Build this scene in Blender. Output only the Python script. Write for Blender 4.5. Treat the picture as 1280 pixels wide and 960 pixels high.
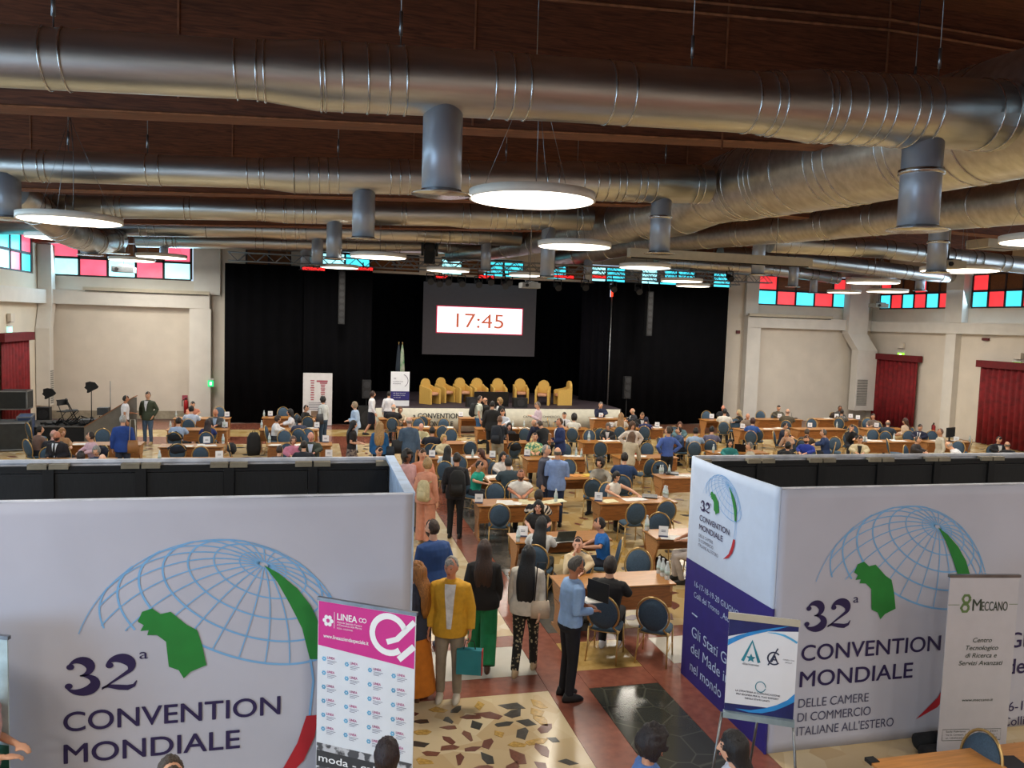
import bpy, math, random
from mathutils import Vector, Matrix, noise
random.seed(7)
SC = bpy.context.scene
COL = SC.collection
for o in list(bpy.data.objects): bpy.data.objects.remove(o, do_unlink=True)
# ------------------------------------------------------------------ camera, world, light, exposure
PITCH, ROLL, YAW, CAM_H, FOC = math.radians(4.4), .033, math.radians(14), 4.6, 1000.0
cam_d = bpy.data.cameras.new('camera'); cam = bpy.data.objects.new('camera', cam_d); COL.objects.link(cam)
cam_d.sensor_width = 36; cam_d.lens = 36 * FOC / 1280; cam_d.clip_end = 200
RM = Matrix.Rotation(-YAW, 3, 'Z') @ Matrix.Rotation(math.pi/2 - PITCH, 3, 'X') @ Matrix.Rotation(ROLL, 3, 'Z')
cam.matrix_world = Matrix.Translation((0, 0, CAM_H)) @ RM.to_4x4()
SC.camera = cam
SC.view_settings.view_transform = 'Standard'; SC.view_settings.look = 'None'
SC.view_settings.gamma = 1; SC.view_settings.use_curve_mapping = False
SC.view_settings.exposure = 0.0
W = bpy.data.worlds.new('world'); SC.world = W; W.use_nodes = True
W.node_tree.nodes['Background'].inputs[0].default_value = (.62, .8, 1, 1)
W.node_tree.nodes['Background'].inputs[1].default_value = 1.0
def area(name, loc, size, power, color, direction, shape='RECTANGLE'):
    d = bpy.data.lights.new(name, 'AREA'); d.shape = shape; d.size = size[0]
    if shape == 'RECTANGLE': d.size_y = size[1]
    d.energy = power; d.color = color
    o = bpy.data.objects.new(name, d); COL.objects.link(o); o.location = loc
    o.rotation_euler = Vector(direction).to_track_quat('-Z', 'Y').to_euler(); return o
LAMP_W = 190.0
# daylight that comes in through the high windows and the glazed doors of the left wall
area('daylight_left_doors', (-10.6, 3, 2.2), (12, 3.6), 1100, (.50, .74, 1), (1, .12, -.02))
area('daylight_left_clerestory', (-7.8, 36.2, 6.6), (5.2, 1.2), 150, (.45, .78, 1), (0, -1, -.3))
area('daylight_right_clerestory', (28.2, 22, 6.6), (20, 1.2), 420, (.6, .82, 1), (-1, 0, -.4))
area('daylight_left_high', (-10.6, 14, 6.6), (22, 1.2), 600, (.5, .78, 1), (1, 0, -.4))
# pixel helpers: a pixel of the 1280x960 photograph to a point on a plane of the hall
def ray(px, py): return RM @ Vector(((px-640)/FOC, -(py-480)/FOC, -1))
def PZ(px, py, z=0.0):
    d = ray(px, py); t = (z-CAM_H)/d.z; return Vector((d.x*t, d.y*t, z))
def PV(px, py, v):
    d = ray(px, py); t = v/d.y; return Vector((d.x*t, v, CAM_H+d.z*t))
def PU(px, py, u):
    d = ray(px, py); t = u/d.x; return Vector((u, d.y*t, CAM_H+d.z*t))
def mpp(p): # metres per pixel at a point
    return (RM.inverted() @ (Vector(p)-Vector((0, 0, CAM_H)))).z * -1 / FOC
# ------------------------------------------------------------------ materials
_M = {}
def srgb(c):
    if isinstance(c, str): c = tuple(int(c[i:i+2], 16)/255 for i in (0, 2, 4))
    return tuple((x/12.92 if x <= .04045 else ((x+.055)/1.055)**2.4) for x in c) + (1,)
def mat(c, rough=.6, metal=0.0, var=.12, scale=6.0, emit=0, bump=0, alpha=1, kind='noise', c2=None, coord='Object', trans=0, spec=.5):
    key = (c, rough, metal, var, scale, emit, bump, alpha, kind, c2, coord, trans, spec)
    if key in _M: return _M[key]
    m = bpy.data.materials.new('m_' + str(len(_M))); m.use_nodes = True
    nt = m.node_tree; N = nt.nodes; L = nt.links; b = N['Principled BSDF']
    base = srgb(c)
    b.inputs['Roughness'].default_value = rough; b.inputs['Metallic'].default_value = metal
    b.inputs['Specular IOR Level'].default_value = spec
    b.inputs['Alpha'].default_value = alpha; b.inputs['Transmission Weight'].default_value = trans
    tc = N.new('ShaderNodeTexCoord'); tx = N.new('ShaderNodeTexNoise'); mp = N.new('ShaderNodeMapping')
    L.new(tc.outputs[coord], mp.inputs[0]); L.new(mp.outputs[0], tx.inputs[0])
    tx.inputs['Scale'].default_value = scale; tx.inputs['Detail'].default_value = 4
    if kind == 'wood': mp.inputs['Scale'].default_value = (1.2, 14, 14); tx.inputs['Distortion'].default_value = 1.2
    if kind == 'streak': mp.inputs['Scale'].default_value = (14, 14, .8)
    if kind == 'ducts': mp.inputs['Scale'].default_value = (.4, 3, 3)
    rp = N.new('ShaderNodeValToRGB'); L.new(tx.outputs[0], rp.inputs[0])
    other = srgb(c2) if c2 else tuple(max(0, x*(1-var*2.2)) for x in base[:3]) + (1,)
    light = tuple(min(1, x*(1+var)) for x in base[:3]) + (1,)
    if kind == 'floral':
        vo = N.new('ShaderNodeTexVoronoi'); vo.inputs['Scale'].default_value = scale; L.new(tc.outputs[coord], vo.inputs[0]); L.new(vo.outputs[0], rp.inputs[0])
        rp.color_ramp.elements[0].position = .28; rp.color_ramp.elements[0].color = other
        rp.color_ramp.elements[1].position = .36; rp.color_ramp.elements[1].color = base
    elif kind == 'stripe':
        wv = N.new('ShaderNodeTexWave'); wv.bands_direction = 'DIAGONAL'; wv.inputs['Scale'].default_value = scale; L.new(tc.outputs[coord], wv.inputs[0]); L.new(wv.outputs[0], rp.inputs[0])
        rp.color_ramp.elements[0].position = .45; rp.color_ramp.elements[0].color = other
        rp.color_ramp.elements[1].position = .5; rp.color_ramp.elements[1].color = base
    elif kind == 'patch':
        rp.color_ramp.elements[0].position = .47; rp.color_ramp.elements[0].color = other
        rp.color_ramp.elements[1].position = .53; rp.color_ramp.elements[1].color = light
    elif kind == 'crack':
        vo = N.new('ShaderNodeTexVoronoi'); vo.feature = 'DISTANCE_TO_EDGE'; vo.inputs['Scale'].default_value = scale; L.new(mp.outputs[0], vo.inputs[0]); L.new(vo.outputs[0], rp.inputs[0])
        rp.color_ramp.elements[0].position = .0; rp.color_ramp.elements[0].color = other
        rp.color_ramp.elements[1].position = .03; rp.color_ramp.elements[1].color = base
    elif kind == 'cells':
        vo = N.new('ShaderNodeTexVoronoi'); vo.inputs['Scale'].default_value = scale; L.new(mp.outputs[0], vo.inputs[0]); L.new(vo.outputs['Color'], rp.inputs[0])
        rp.color_ramp.elements[0].position = .2; rp.color_ramp.elements[0].color = other
        rp.color_ramp.elements[1].position = .8; rp.color_ramp.elements[1].color = light
    else:
        rp.color_ramp.elements[0].position = .3; rp.color_ramp.elements[0].color = other
        rp.color_ramp.elements[1].position = .72; rp.color_ramp.elements[1].color = light
    L.new(rp.outputs[0], b.inputs['Base Color'])
    if emit:
        L.new(rp.outputs[0], b.inputs['Emission Color']); b.inputs['Emission Strength'].default_value = emit
    if bump:
        bp = N.new('ShaderNodeBump'); bp.inputs['Strength'].default_value = bump; bp.inputs['Distance'].default_value = .02
        L.new(tx.outputs[0], bp.inputs['Height']); L.new(bp.outputs[0], b.inputs['Normal'])
    _M[key] = m; return m
WHITEW = mat('d3cabd', .85, var=.03, scale=1.5)
CREAM = mat('d9cfbd', .85, var=.04, scale=.8)
BEAMW = mat('d6d2cb', .8, var=.03, scale=2)
WOOD = mat('9a5f2c', .42, kind='wood', var=.18, scale=3)
WOODT = mat('b57a3c', .3, kind='wood', var=.12, scale=3)
WOODL = mat('ba8350', .5, kind='wood', var=.15, scale=3)
EDGE = mat('2c211a', .5)
GOLD = mat('c9a66b', .32, .75, var=.08)
CHBLUE = mat('3f5468', .85, var=.1, scale=60)
CHSEAT = mat('3c5364', .85, var=.1, scale=60)
DUCT = mat('c8c9c6', .38, 1, var=.10, scale=2.2, kind='ducts', bump=.04)
DUCTR = mat('c4c5c4', .25, 1, var=.05)
PIPE = mat('aab0ba', .38, .35, var=.05, scale=3)
BLACK = mat('151517', .8, var=.1)
STEEL = mat('8c8f92', .35, .9)
LAMPB = mat('e8e4da', .5, var=.02)
LAMPG = mat('fff6e2', .5, var=0, emit=5)
NAVY = mat('221a52', .55, var=.04)
PLY = mat('6e4028', .7, kind='wood', var=.25, scale=1.5)
DRAPE = mat('08080b', .95, var=.15, scale=3, spec=.08)
RED = mat('7d1018', .8, var=.2, scale=4)
# ------------------------------------------------------------------ mesh helpers
class MB:
    def __init__(s): s.v = []; s.f = []; s.m = []; s.s = []; s.mats = []; s.cur = 0; s.sm = False
    def use(s, m, smooth=False):
        if m not in s.mats: s.mats.append(m)
        s.cur = s.mats.index(m); s.sm = smooth; return s
    def add(s, vs, fs, smooth=None, xf=None):
        b = len(s.v); s.v += [tuple(xf @ Vector(p)) for p in vs] if xf else [tuple(p) for p in vs]
        for f in fs:
            s.f.append(tuple(b+i for i in f)); s.m.append(s.cur); s.s.append(s.sm if smooth is None else smooth)
        return s
    def box(s, c, d, rz=0, xf=None):
        x, y, z = d[0]/2, d[1]/2, d[2]/2; R = Matrix.Rotation(rz, 3, 'Z'); c = Vector(c)
        vs = [c + R @ Vector((i*x, j*y, k*z)) for i in (-1, 1) for j in (-1, 1) for k in (-1, 1)]
        return s.add(vs, [(0,1,3,2),(4,6,7,5),(0,4,5,1),(2,3,7,6),(0,2,6,4),(1,5,7,3)], False, xf)
    def bar(s, a, b, w, h=None):
        a, b = Vector(a), Vector(b); return s.tube([a, b], [w/2*1.2, w/2*1.2], 4, smooth=False)
    def tube(s, pts, rad, n=10, smooth=True, cap=True, closed=False):
        pts = [Vector(p) for p in pts]
        if not isinstance(rad, (list, tuple)): rad = [rad]*len(pts)
        k = len(pts); t0 = (pts[1]-pts[0]).normalized()
        nrm = t0.orthogonal().normalized(); rings = []
        for i in range(k):
            if closed: t = (pts[(i+1) % k]-pts[i-1]).normalized()
            else: t = (pts[min(i+1, k-1)]-pts[max(i-1, 0)]).normalized()
            nrm = (nrm - t*nrm.dot(t)).normalized(); bn = t.cross(nrm)
            r = rad[i]; rx, ry = r if isinstance(r, tuple) else (r, r)
            rings.append([pts[i] + nrm*rx*math.cos(2*math.pi*(j+.5)/n) + bn*ry*math.sin(2*math.pi*(j+.5)/n) for j in range(n)])
        vs = [p for r in rings for p in r]; fs = []
        for i in range(k if closed else k-1):
            for j in range(n):
                a, b2 = i*n, ((i+1) % k)*n
                fs.append((a+j, a+(j+1) % n, b2+(j+1) % n, b2+j))
        s.add(vs, fs, smooth)
        if cap and not closed:
            b = len(s.v)-len(vs)
            s.f.append(tuple(b+j for j in reversed(range(n)))); s.m.append(s.cur); s.s.append(False)
            s.f.append(tuple(b+(k-1)*n+j for j in range(n))); s.m.append(s.cur); s.s.append(False)
        return s
    def rings(s, rr, n=14, smooth=True, M=None, sq=1.0):
        vs = []; fs = []
        for c, rx, ry in rr:
            for j in range(n):
                a = 2*math.pi*j/n; ca, sa = math.cos(a), math.sin(a)
                p = Vector((c[0]+rx*math.copysign(abs(ca)**sq, ca), c[1]+ry*math.copysign(abs(sa)**sq, sa), c[2])); vs.append(M @ p if M else p)
        k = len(rr)
        for i in range(k-1):
            for j in range(n): fs.append((i*n+j, i*n+(j+1) % n, (i+1)*n+(j+1) % n, (i+1)*n+j))
        fs.append(tuple(reversed(range(n)))); fs.append(tuple((k-1)*n+j for j in range(n)))
        return s.add(vs, fs, smooth)
    def prism(s, poly, z0, z1, M=None):
        n = len(poly); vs = [(x, y, z0) for x, y in poly] + [(x, y, z1) for x, y in poly]
        fs = [tuple(reversed(range(n))), tuple(range(n, 2*n))] + [(i, (i+1) % n, n+(i+1) % n, n+i) for i in range(n)]
        return s.add(vs, fs, False, M)
    def ball(s, c, r, nu=12, nv=8, M=None, fn=None):
        rr = r if isinstance(r, tuple) else (r, r, r); vs = [(0, 0, 1)]
        for i in range(1, nv):
            t = math.pi*i/nv
            for j in range(nu):
                a = 2*math.pi*j/nu; vs.append((math.sin(t)*math.cos(a), math.sin(t)*math.sin(a), math.cos(t)))
        vs.append((0, 0, -1)); out = []
        for d in vs:
            k = fn(Vector(d)) if fn else 1
            if isinstance(k, Vector): p = k
            else: p = Vector((d[0]*rr[0]*k, d[1]*rr[1]*k, d[2]*rr[2]*k))
            p = p + Vector(c); out.append(M @ p if M else p)
        fs = [(0, 1+j, 1+(j+1) % nu) for j in range(nu)]
        for i in range(nv-2):
            for j in range(nu): fs.append((1+i*nu+j, 1+(i+1)*nu+j, 1+(i+1)*nu+(j+1) % nu, 1+i*nu+(j+1) % nu))
        b = 1+(nv-2)*nu; e = len(vs)-1
        fs += [(b+j, e, b+(j+1) % nu) for j in range(nu)]
        return s.add(out, fs, True)
    def mesh(s, name='mesh'):
        me = bpy.data.meshes.new(name); me.from_pydata(s.v, [], s.f)
        for m in s.mats: me.materials.append(m)
        me.polygons.foreach_set('material_index', s.m); me.polygons.foreach_set('use_smooth', s.s)
        me.update(); return me
    def build(s, name, parent=None, loc=None, rz=0):
        o = bpy.data.objects.new(name, s.mesh(name)); COL.objects.link(o)
        if parent: o.parent = parent
        if loc is not None: o.location = loc
        if rz: o.rotation_euler.z = rz
        return o
def tag(o, label=None, cat=None, group=None, kind=None):
    if label: o['label'] = label
    if cat: o['category'] = cat
    if group: o['group'] = group
    if kind: o['kind'] = kind
    return o
def empty(name, loc=(0, 0, 0), rz=0, label=None, cat=None, group=None):
    o = bpy.data.objects.new(name, None); COL.objects.link(o); o.location = loc; o.rotation_euler.z = rz
    o.empty_display_size = .1
    return tag(o, label, cat, group)
def inst(name, me, parent=None, loc=None, rz=0, mats=None, M=None):
    o = bpy.data.objects.new(name, me); COL.objects.link(o)
    if parent: o.parent = parent
    if M is not None: o.matrix_local = M
    elif loc is not None: o.location = loc; o.rotation_euler.z = rz
    if mats:
        for i, m in enumerate(mats):
            if i < len(me.materials): o.material_slots[i].link = 'OBJECT'; o.material_slots[i].material = m
    return o
def struct(name, mb, parent=None):
    o = mb.build(name, parent)
    if not parent: o['kind'] = 'structure'
    return o
_T = {}
def text2d(t, bold=0.0, sp=1.0):
    k = (t, bold, sp)
    if k in _T: return _T[k]
    cu = bpy.data.curves.new('t', 'FONT'); cu.body = t; cu.size = 1; cu.offset = bold; cu.resolution_u = 6; cu.fill_mode = 'FRONT'; cu.space_character = sp
    o = bpy.data.objects.new('t', cu); COL.objects.link(o)
    dg = bpy.context.evaluated_depsgraph_get(); me = o.evaluated_get(dg).to_mesh()
    vs = [tuple(v.co) for v in me.vertices]; fs = [tuple(p.vertices) for p in me.polygons]
    o.evaluated_get(dg).to_mesh_clear(); bpy.data.objects.remove(o); bpy.data.curves.remove(cu)
    xs = [v[0] for v in vs]; 
    _T[k] = (vs, fs, min(xs), max(xs)); return _T[k]
def frame(O, X, up=(0, 0, 1)):
    X = Vector(X).normalized(); Z = Vector(up).normalized(); Nn = X.cross(Z).normalized(); Z = Nn.cross(X)*-1
    Z = Vector(up).normalized()
    return Matrix((( X.x, Z.x, Nn.x, O[0]), (X.y, Z.y, Nn.y, O[1]), (X.z, Z.z, Nn.z, O[2]), (0, 0, 0, 1)))
def put(mb, F, t, x, y, cap, width=None, center=False, depth=.003, bold=0, shear=0, sp=1.0):
    vs, fs, a, b = text2d(t, 0, sp); s = cap/.73
    if bold:
        q = bold*cap*1.4
        for i, (ox, oy) in enumerate(((q, 0), (-q, 0), (0, q*.8), (0, -q*.8))): put(mb, F, t, x+ox, y+oy, cap, width, center, depth+.00015*(i+1), 0, shear, sp)
    sx = width/(b-a) if width else s
    x0 = x - (sx*(b-a)/2 if center else 0)
    mb.add([((v[0]-a)*sx + x0 + shear*v[1]*s, v[1]*s + y, depth) for v in vs], fs, False, F)
def poly(mb, F, pts, depth=.003):
    from mathutils.geometry import tessellate_polygon
    tr = tessellate_polygon([[Vector((p[0], p[1], 0)) for p in pts]])
    mb.add([(p[0], p[1], depth) for p in pts], [tuple(t) for t in tr], False, F)
def stroke(mb, F, pts, w, depth=.003):
    ws = w if isinstance(w, list) else [w]*len(pts); L = []; n = len(pts); P = [Vector(p[:2]) for p in pts]
    for i in range(n):
        t = (P[min(i+1, n-1)]-P[max(i-1, 0)])
        if t.length < 1e-6: t = Vector((1, 0))
        t.normalize(); q = Vector((-t.y, t.x))*ws[i]/2
        L += [(*(P[i]+q), depth), (*(P[i]-q), depth)]
    mb.add(L, [(2*i, 2*i+1, 2*i+3, 2*i+2) for i in range(n-1)], False, F)
def remesh(mb, voxel, smooth=2):
    me = mb.mesh('tmp'); o = bpy.data.objects.new('tmp', me); COL.objects.link(o)
    r = o.modifiers.new('r', 'REMESH'); r.mode = 'VOXEL'; r.voxel_size = voxel; r.use_smooth_shade = True
    if smooth: s = o.modifiers.new('s', 'SMOOTH'); s.iterations = smooth; s.factor = .5
    dg = bpy.context.evaluated_depsgraph_get(); out = bpy.data.meshes.new_from_object(o.evaluated_get(dg))
    bpy.data.objects.remove(o); bpy.data.meshes.remove(me); return out
# ------------------------------------------------------------------ hall shell
UL, UR, VB, VF, CZ = -10.8, 28.5, 36.5, -9.0, 10.6
REDM = mat('7c4733', .24, var=.12, scale=30, spec=.5, coord='Generated')
REDM = mat('8a5242', .2, var=.10, scale=9)
CREM = mat('cdbb98', .22, var=.05, scale=2.6, kind='cells', c2='bfa57c')
fl = MB().use(mat('6f4a3a', .3, var=.1, scale=2)); fl.box(((UL+UR)/2, (VF+41)/2, -.11), (UR-UL+1, 41-VF+1, .18))
floor = struct('floor', fl)
def panel(x0, y0, x1, y1, m, name='marble_panel', g=.006):
    b = MB().use(m); b.box(((x0+x1)/2, (y0+y1)/2, -.011), (x1-x0-g, y1-y0-g, .022)); return b.build(name, floor)
GRAYM = mat('5d5852', .2, var=.25, scale=2.5, c2='474540')
DARKM = mat('3a3b35', .16, scale=2.4, kind='crack', c2='54554b')
YELM = mat('b99a5f', .2, var=.2, scale=5, c2='8f7038')
WHIM = mat('c9c3b6', .22, var=.06, scale=2)
# columns of the paving: bands of red marble with panels between
bands_u = [(-10.8, -2.6), (.95, 1.45), (2.92, 3.45), (4.40, 4.87)]
def red(x0, y0, x1, y1): panel(x0, y0, x1, y1, REDM, 'marble_band')
red(-10.8, -9, -2.2, 41) if False else None
red(2.92, -9, 3.45, 41); red(4.40, -9, 4.87, 11.1)
red(-2.2, 9.3, 2.92, 9.78); red(3.45, 9.28, 4.40, 9.79); red(3.45, 10.72, 4.40, 11.1); red(1.47, 10.72, 2.92, 11.1); red(.95, 9.78, 1.47, 22)
panel(-2.2, 2, 2.92, 9.3, CREM); panel(1.47, 9.78, 2.92, 10.72, WHIM); panel(3.45, 9.79, 4.40, 10.72, YELM)
panel(3.45, 2, 4.40, 9.28, DARKM); panel(3.45, 11.1, 4.40, 23.0, GRAYM); panel(4.87, 9.8, 6.2, 10.7, WHIM); panel(4.87, 10.7, 6.2, 11.1, REDM)
panel(4.87, 9.3, 6.2, 9.8, REDM); panel(1.47, 11.1, 2.92, 22, CREM)
CREF = mat('ccb585', .24, var=.05, scale=2.2, kind='cells', c2='b09058')
panel(4.40, 11.1, 28.4, 31.9, CREF); panel(4.87, 5.0, 12, 9.3, CREM); panel(6.2, 9.3, 28.4, 11.1, CREF)
panel(-10.7, 9.78, .95, 29.5, CREM); panel(-10.7, 31.3, 2.92, 33.2, CREF); panel(-10.7, 29.5, 2.92, 31.3, REDM); panel(-10.7, 33.2, 2.92, 35.5, REDM)
panel(3.45, 23, 4.40, 32, CREF); panel(1.47, 22, 2.92, 29.5, CREM); red(.95, 22, 1.47, 29.5)
panel(-2.2, -9, 28.4, 2, REDM, 'marble_band'); panel(12, 2, 28.4, 9.3, CREF)
# shards of coloured marble set proud in the pale panels
SH = [mat('393733', .3, var=.2, scale=8), mat('6d3a2b', .3, var=.15, scale=14), mat('c09a52', .25, var=.2, scale=6), mat('4a4640', .3, var=.2, scale=6), mat('7a4a38', .3, var=.15, scale=10)]
def shard_me(k):
    rnd = random.Random(k); n = rnd.choice((4, 5, 5, 6)); a = sorted(rnd.uniform(0, 6.28) for _ in range(n))
    a = [2*math.pi*i/n + rnd.uniform(-.35, .35) for i in range(n)]
    P = [(math.cos(t)*rnd.uniform(.75, 1.1)*.5, math.sin(t)*rnd.uniform(.55, 1)*.32) for t in a]
    b = MB().use(SH[0]); b.prism(P, .0, .003); return b.mesh('marble_piece')
SHM = [shard_me(k) for k in range(16)]
def shards(x0, y0, x1, y1, step, size, n_max=999, seed=1, as_obj=True, mb=None):
    rnd = random.Random(seed); k = 0; y = y0+size*.5
    while y < y1-size*.4:
        x = x0+size*.5+rnd.uniform(0, step*.4)
        while x < x1-size*.5:
            px, py = x+rnd.uniform(-.3, .3)*step*.6, y+rnd.uniform(-.3, .3)*step*.5
            px = min(max(px, x0+size*.55), x1-size*.55); py = min(max(py, y0+size*.5), y1-size*.5)
            s = size*rnd.uniform(.65, 1.1); me = SHM[rnd.randrange(16)]; r = rnd.uniform(0, 3.14); m = rnd.choice([SH[0], SH[1], SH[2], SH[3], SH[1], SH[4], SH[2]])
            Mx = Matrix.Translation((px, py, .0002)) @ Matrix.Rotation(r, 4, 'Z') @ Matrix.Diagonal((s, s, 1, 1))
            if as_obj: inst('marble_piece', me, floor, M=Mx, mats=[m])
            else:
                mb.use(m); mb.add([v.co for v in me.vertices], [tuple(p.vertices) for p in me.polygons], False, Mx)
            x += step*rnd.uniform(.75, 1.25); k += 1
        y += step*.8
shards(.98, 6.9, 2.90, 9.28, .275, .31, seed=3)
shards(4.95, 5.6, 8.4, 7.3, .34, .38, seed=4)
shards(1.5, 11.3, 2.9, 16.5, .55, .34, seed=5)
shards(4.5, 11.3, 9.5, 17.5, .6, .42, seed=6)
sb = MB(); shards(4.5, 17.6, 15, 31.5, .7, .36, seed=8, as_obj=False, mb=sb); shards(-10.5, 20, .9, 29.4, .62, .42, seed=9, as_obj=False, mb=sb)
shards(15, 22, 28, 31, .8, .36, seed=10, as_obj=False, mb=sb); shards(1.5, 16.6, 2.9, 29, .6, .33, seed=11, as_obj=False, mb=sb)
tag(sb.build('distant_marble_pieces', floor), kind='stuff')
# walls
ROWZ = (5.92, 6.66, 7.40)
def wallbox(name, boxes, m=WHITEW):
    b = MB().use(m)
    for c, d in boxes: b.box(c, d)
    return struct(name, b)
def span(u0, u1, v0, v1, z0, z1): return (((u0+u1)/2, (v0+v1)/2, (z0+z1)/2), (u1-u0, v1-v0, z1-z0))
wallbox('wall_back', [span(UL-.2, 2.0, VB, VB+.3, 0, 5.9), span(14.0, UR+.2, VB, VB+.3, 0, 5.9), span(UL-.2, UR+.2, VB+.001, VB+.3, 7.5, CZ),
    span(-5.0, -2.9, VB, VB+.3, 5.9, 7.5), span(UL-.2, -10.55, VB, VB+.3, 5.9, 7.5), span(27.25, UR+.2, VB, VB+.3, 5.9, 7.5), span(20.3, 21.65, VB, VB+.3, 5.9, 7.5), span(2.0, 14, VB, VB+.3, 6.62, 6.72)] + [span(a, b, VB+.001, VB+.3, 5.9, 6.7) for a, b in ((-3.9, 2.0), (14.0, 20.3))] + [span(a, b, VB+.001, VB+.3, 6.7, 7.5) for a, b in ((-4.0, -3.8), (-1, .2), (4.6, 5.6), (9.5, 10.6), (14.6, 15.4), (20.2, 20.35))])
wallbox('wall_stage', [span(2.0, 14.0, 41.0, 41.3, 0, CZ), span(1.8, 2.0, VB, 41.3, 0, 6.0), span(14.0, 14.2, VB, 41.3, 0, 6.0)], mat('0d0c10', .95))
wallbox('wall_left', [span(UL-.3, UL, VF, VB, 0, 5.9), span(UL-.3, UL, VF, VB, 7.5, CZ)] + [span(UL-.3, UL, a, b, 5.9, 7.5) for a, b in ((35.5, 36.5), (30.2, 30.8), (24, 24.8), (17.6, 18.4), (11, 12), (4, 5), (-9, -3))], CREAM)
wallbox('wall_right', [span(UR, UR+.3, VF, VB, 0, 5.9), span(UR, UR+.3, VF, VB, 7.5, CZ)] + [span(UR, UR+.3, a, b, 5.9, 7.5) for a, b in ((36.0, 36.5), (30.1, 31.1), (23.6, 24.6), (17, 18), (11, 12), (4, 5), (-9, -3))])
wallbox('wall_front', [span(UL-.3, UR+.3, VF-.3, VF, 0, CZ)])
# ceiling with deep plywood beams that rise toward the middle of the hall
ce = MB().use(PLY); ce.box(((UL+UR)/2, (VF+41)/2, CZ+.1), (UR-UL+1, 50.6, .2)); ceiling = struct('ceiling', ce)
def beam_z(u): return 7.45 + .042*(u+3) if u < 10 else 7.45+.042*13 - .02*(u-10)
TRIM = mat('8a5a3e', .6, var=.2)
for v in (12.9, 20.9, 28.0, 35.4, 4.6):
    for (a, b) in ((UL, 10.0), (10.0, UR)):
        za, zb = beam_z(a), beam_z(b); bb = MB().use(PLY)
        bb.add([(a, v, za), (b, v, zb), (b, v, CZ), (a, v, CZ), (a, v+.5, za), (b, v+.5, zb), (b, v+.5, CZ), (a, v+.5, CZ)],
               [(0,1,2,3),(5,4,7,6),(4,5,1,0),(0,3,7,4),(1,5,6,2),(3,2,6,7)])
        bb.use(TRIM); bb.bar((a, v-.01, za+.01), (b, v-.01, zb+.01), .03)
        bb.bar((a, v-.02, za+2.1), (b, v-.02, zb+2.1), .05); bb.bar((a, v-.02, za+2.28), (b, v-.02, zb+2.28), .05)
        x = a
        while x < b: bb.box((x+.02, v-.012, (za+CZ)/2+.3), (.03, .02, CZ-za-.6)); x += 4.4
        bb.build('ceiling_beam', ceiling)
# soffit bands (friezes) and pilasters
def trim(name, sp, m=BEAMW):
    b = MB().use(m)
    for c, d in sp: b.box(c, d)
    return struct(name, b)
trim('trim_1', [span(UL+.002, -4.3, 36.1, 36.49, 4.75, 5.33)]); trim('trim_2', [span(UL+.002, UL+.35, VF+.1, 36.05, 4.75, 5.30)])
trim('trim_3', [span(21.05, UR-.002, 36.1, 36.49, 4.75, 5.30)]); trim('trim_4', [span(UR-.35, UR-.002, VF+.1, 36.05, 4.75, 5.25)])
trim('trim_5', [span(-5.1, -4.25, 36.12, 36.49, 0, 4.74)]); trim('trim_6', [span(21.06, 21.8, 36.12, 36.49, 0, 4.74)])
trim('trim_7', [span(UR-.3, UR-.002, 30.4, 31.0, 0, 4.74)])
trim('trim_8', [span(-4.95, -3.9, 36.3, 36.49, 5.34, 7.45)]); trim('trim_9', [span(21.0, 21.7, 36.3, 36.49, 5.31, 7.45)])
trim('trim_10', [span(UR-.35, UR-.002, 30.1, 31.1, 5.26, 7.49)]); trim('trim_11', [span(UL+.002, -5.1, 36.45, 36.49, 0, .35)], mat('9c927f', .7))
# clerestory windows
GC = mat('48dcf2', .3, var=.10, emit=1.5, scale=1.2); GR = mat('f03a40', .3, var=.12, emit=1.15, scale=1.2); GB = mat('7d4a1c', .6, kind='wood', var=.2, scale=2)
GP = mat('f6607a', .3, var=.12, emit=1.3, scale=1.2); GW = mat('a4f0ff', .3, var=.12, emit=1.9, scale=1.2)
FRM = mat('3a2a2a', .6)
wn = [0]
def window(axis, a0, a1, pos, bottom, top, sgn=-1):
    wn[0] += 1; n = len(bottom); w = (a1-a0)/n
    def bx(mb, s0, s1, z0, z1, d0, d1):
        if axis == 'u': mb.box(*span(s0, s1, min(pos+d0, pos+d1), max(pos+d0, pos+d1), z0, z1))
        else: mb.box(*span(min(pos+d0, pos+d1), max(pos+d0, pos+d1), s0, s1, z0, z1))
    fr = MB().use(FRM)
    for z in (ROWZ if bottom.strip() else ROWZ[1:]): bx(fr, a0, a1, z-.05, z+.05, .02, .12)
    for i in range(n+1): bx(fr, a0+i*w-.045, a0+i*w+.045, ROWZ[0 if bottom.strip() else 1]+.05, ROWZ[2]-.05, .02, .12)
    f = struct('window_%d' % wn[0], fr)
    for r, row in ((0, bottom), (1, top)):
        for i, g in enumerate(row):
            if g == ' ': continue
            p = MB().use({'c': GC, 'r': GR, 'b': GB, 'p': GP, 'w': GW}[g]); bx(p, a0+i*w+.045, a0+(i+1)*w-.045, ROWZ[r]+.05, ROWZ[r+1]-.05, .055, .085); p.build('pane', f)
window('u', -10.5, -5.1, VB, 'wpwpw', 'pbbbp'); window('u', 21.75, 27.2, VB, 'crcrc', 'rbbbr')
window('u', -3.8, -1.0, VB, '   ', 'wbb'); window('u', 0.2, 4.6, VB, '    ', 'wcbb'); window('u', 5.6, 9.5, VB, '    ', 'wbcc')
window('u', 10.6, 14.6, VB, '    ', 'cbwc'); window('u', 15.4, 20.2, VB, '     ', 'wccbc')
window('v', 31.15, 36.0, UR, 'rcrcrc', 'bbrbbr'); window('v', 24.7, 30.0, UR, 'rcrcrc', 'bbrbbr')
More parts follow.
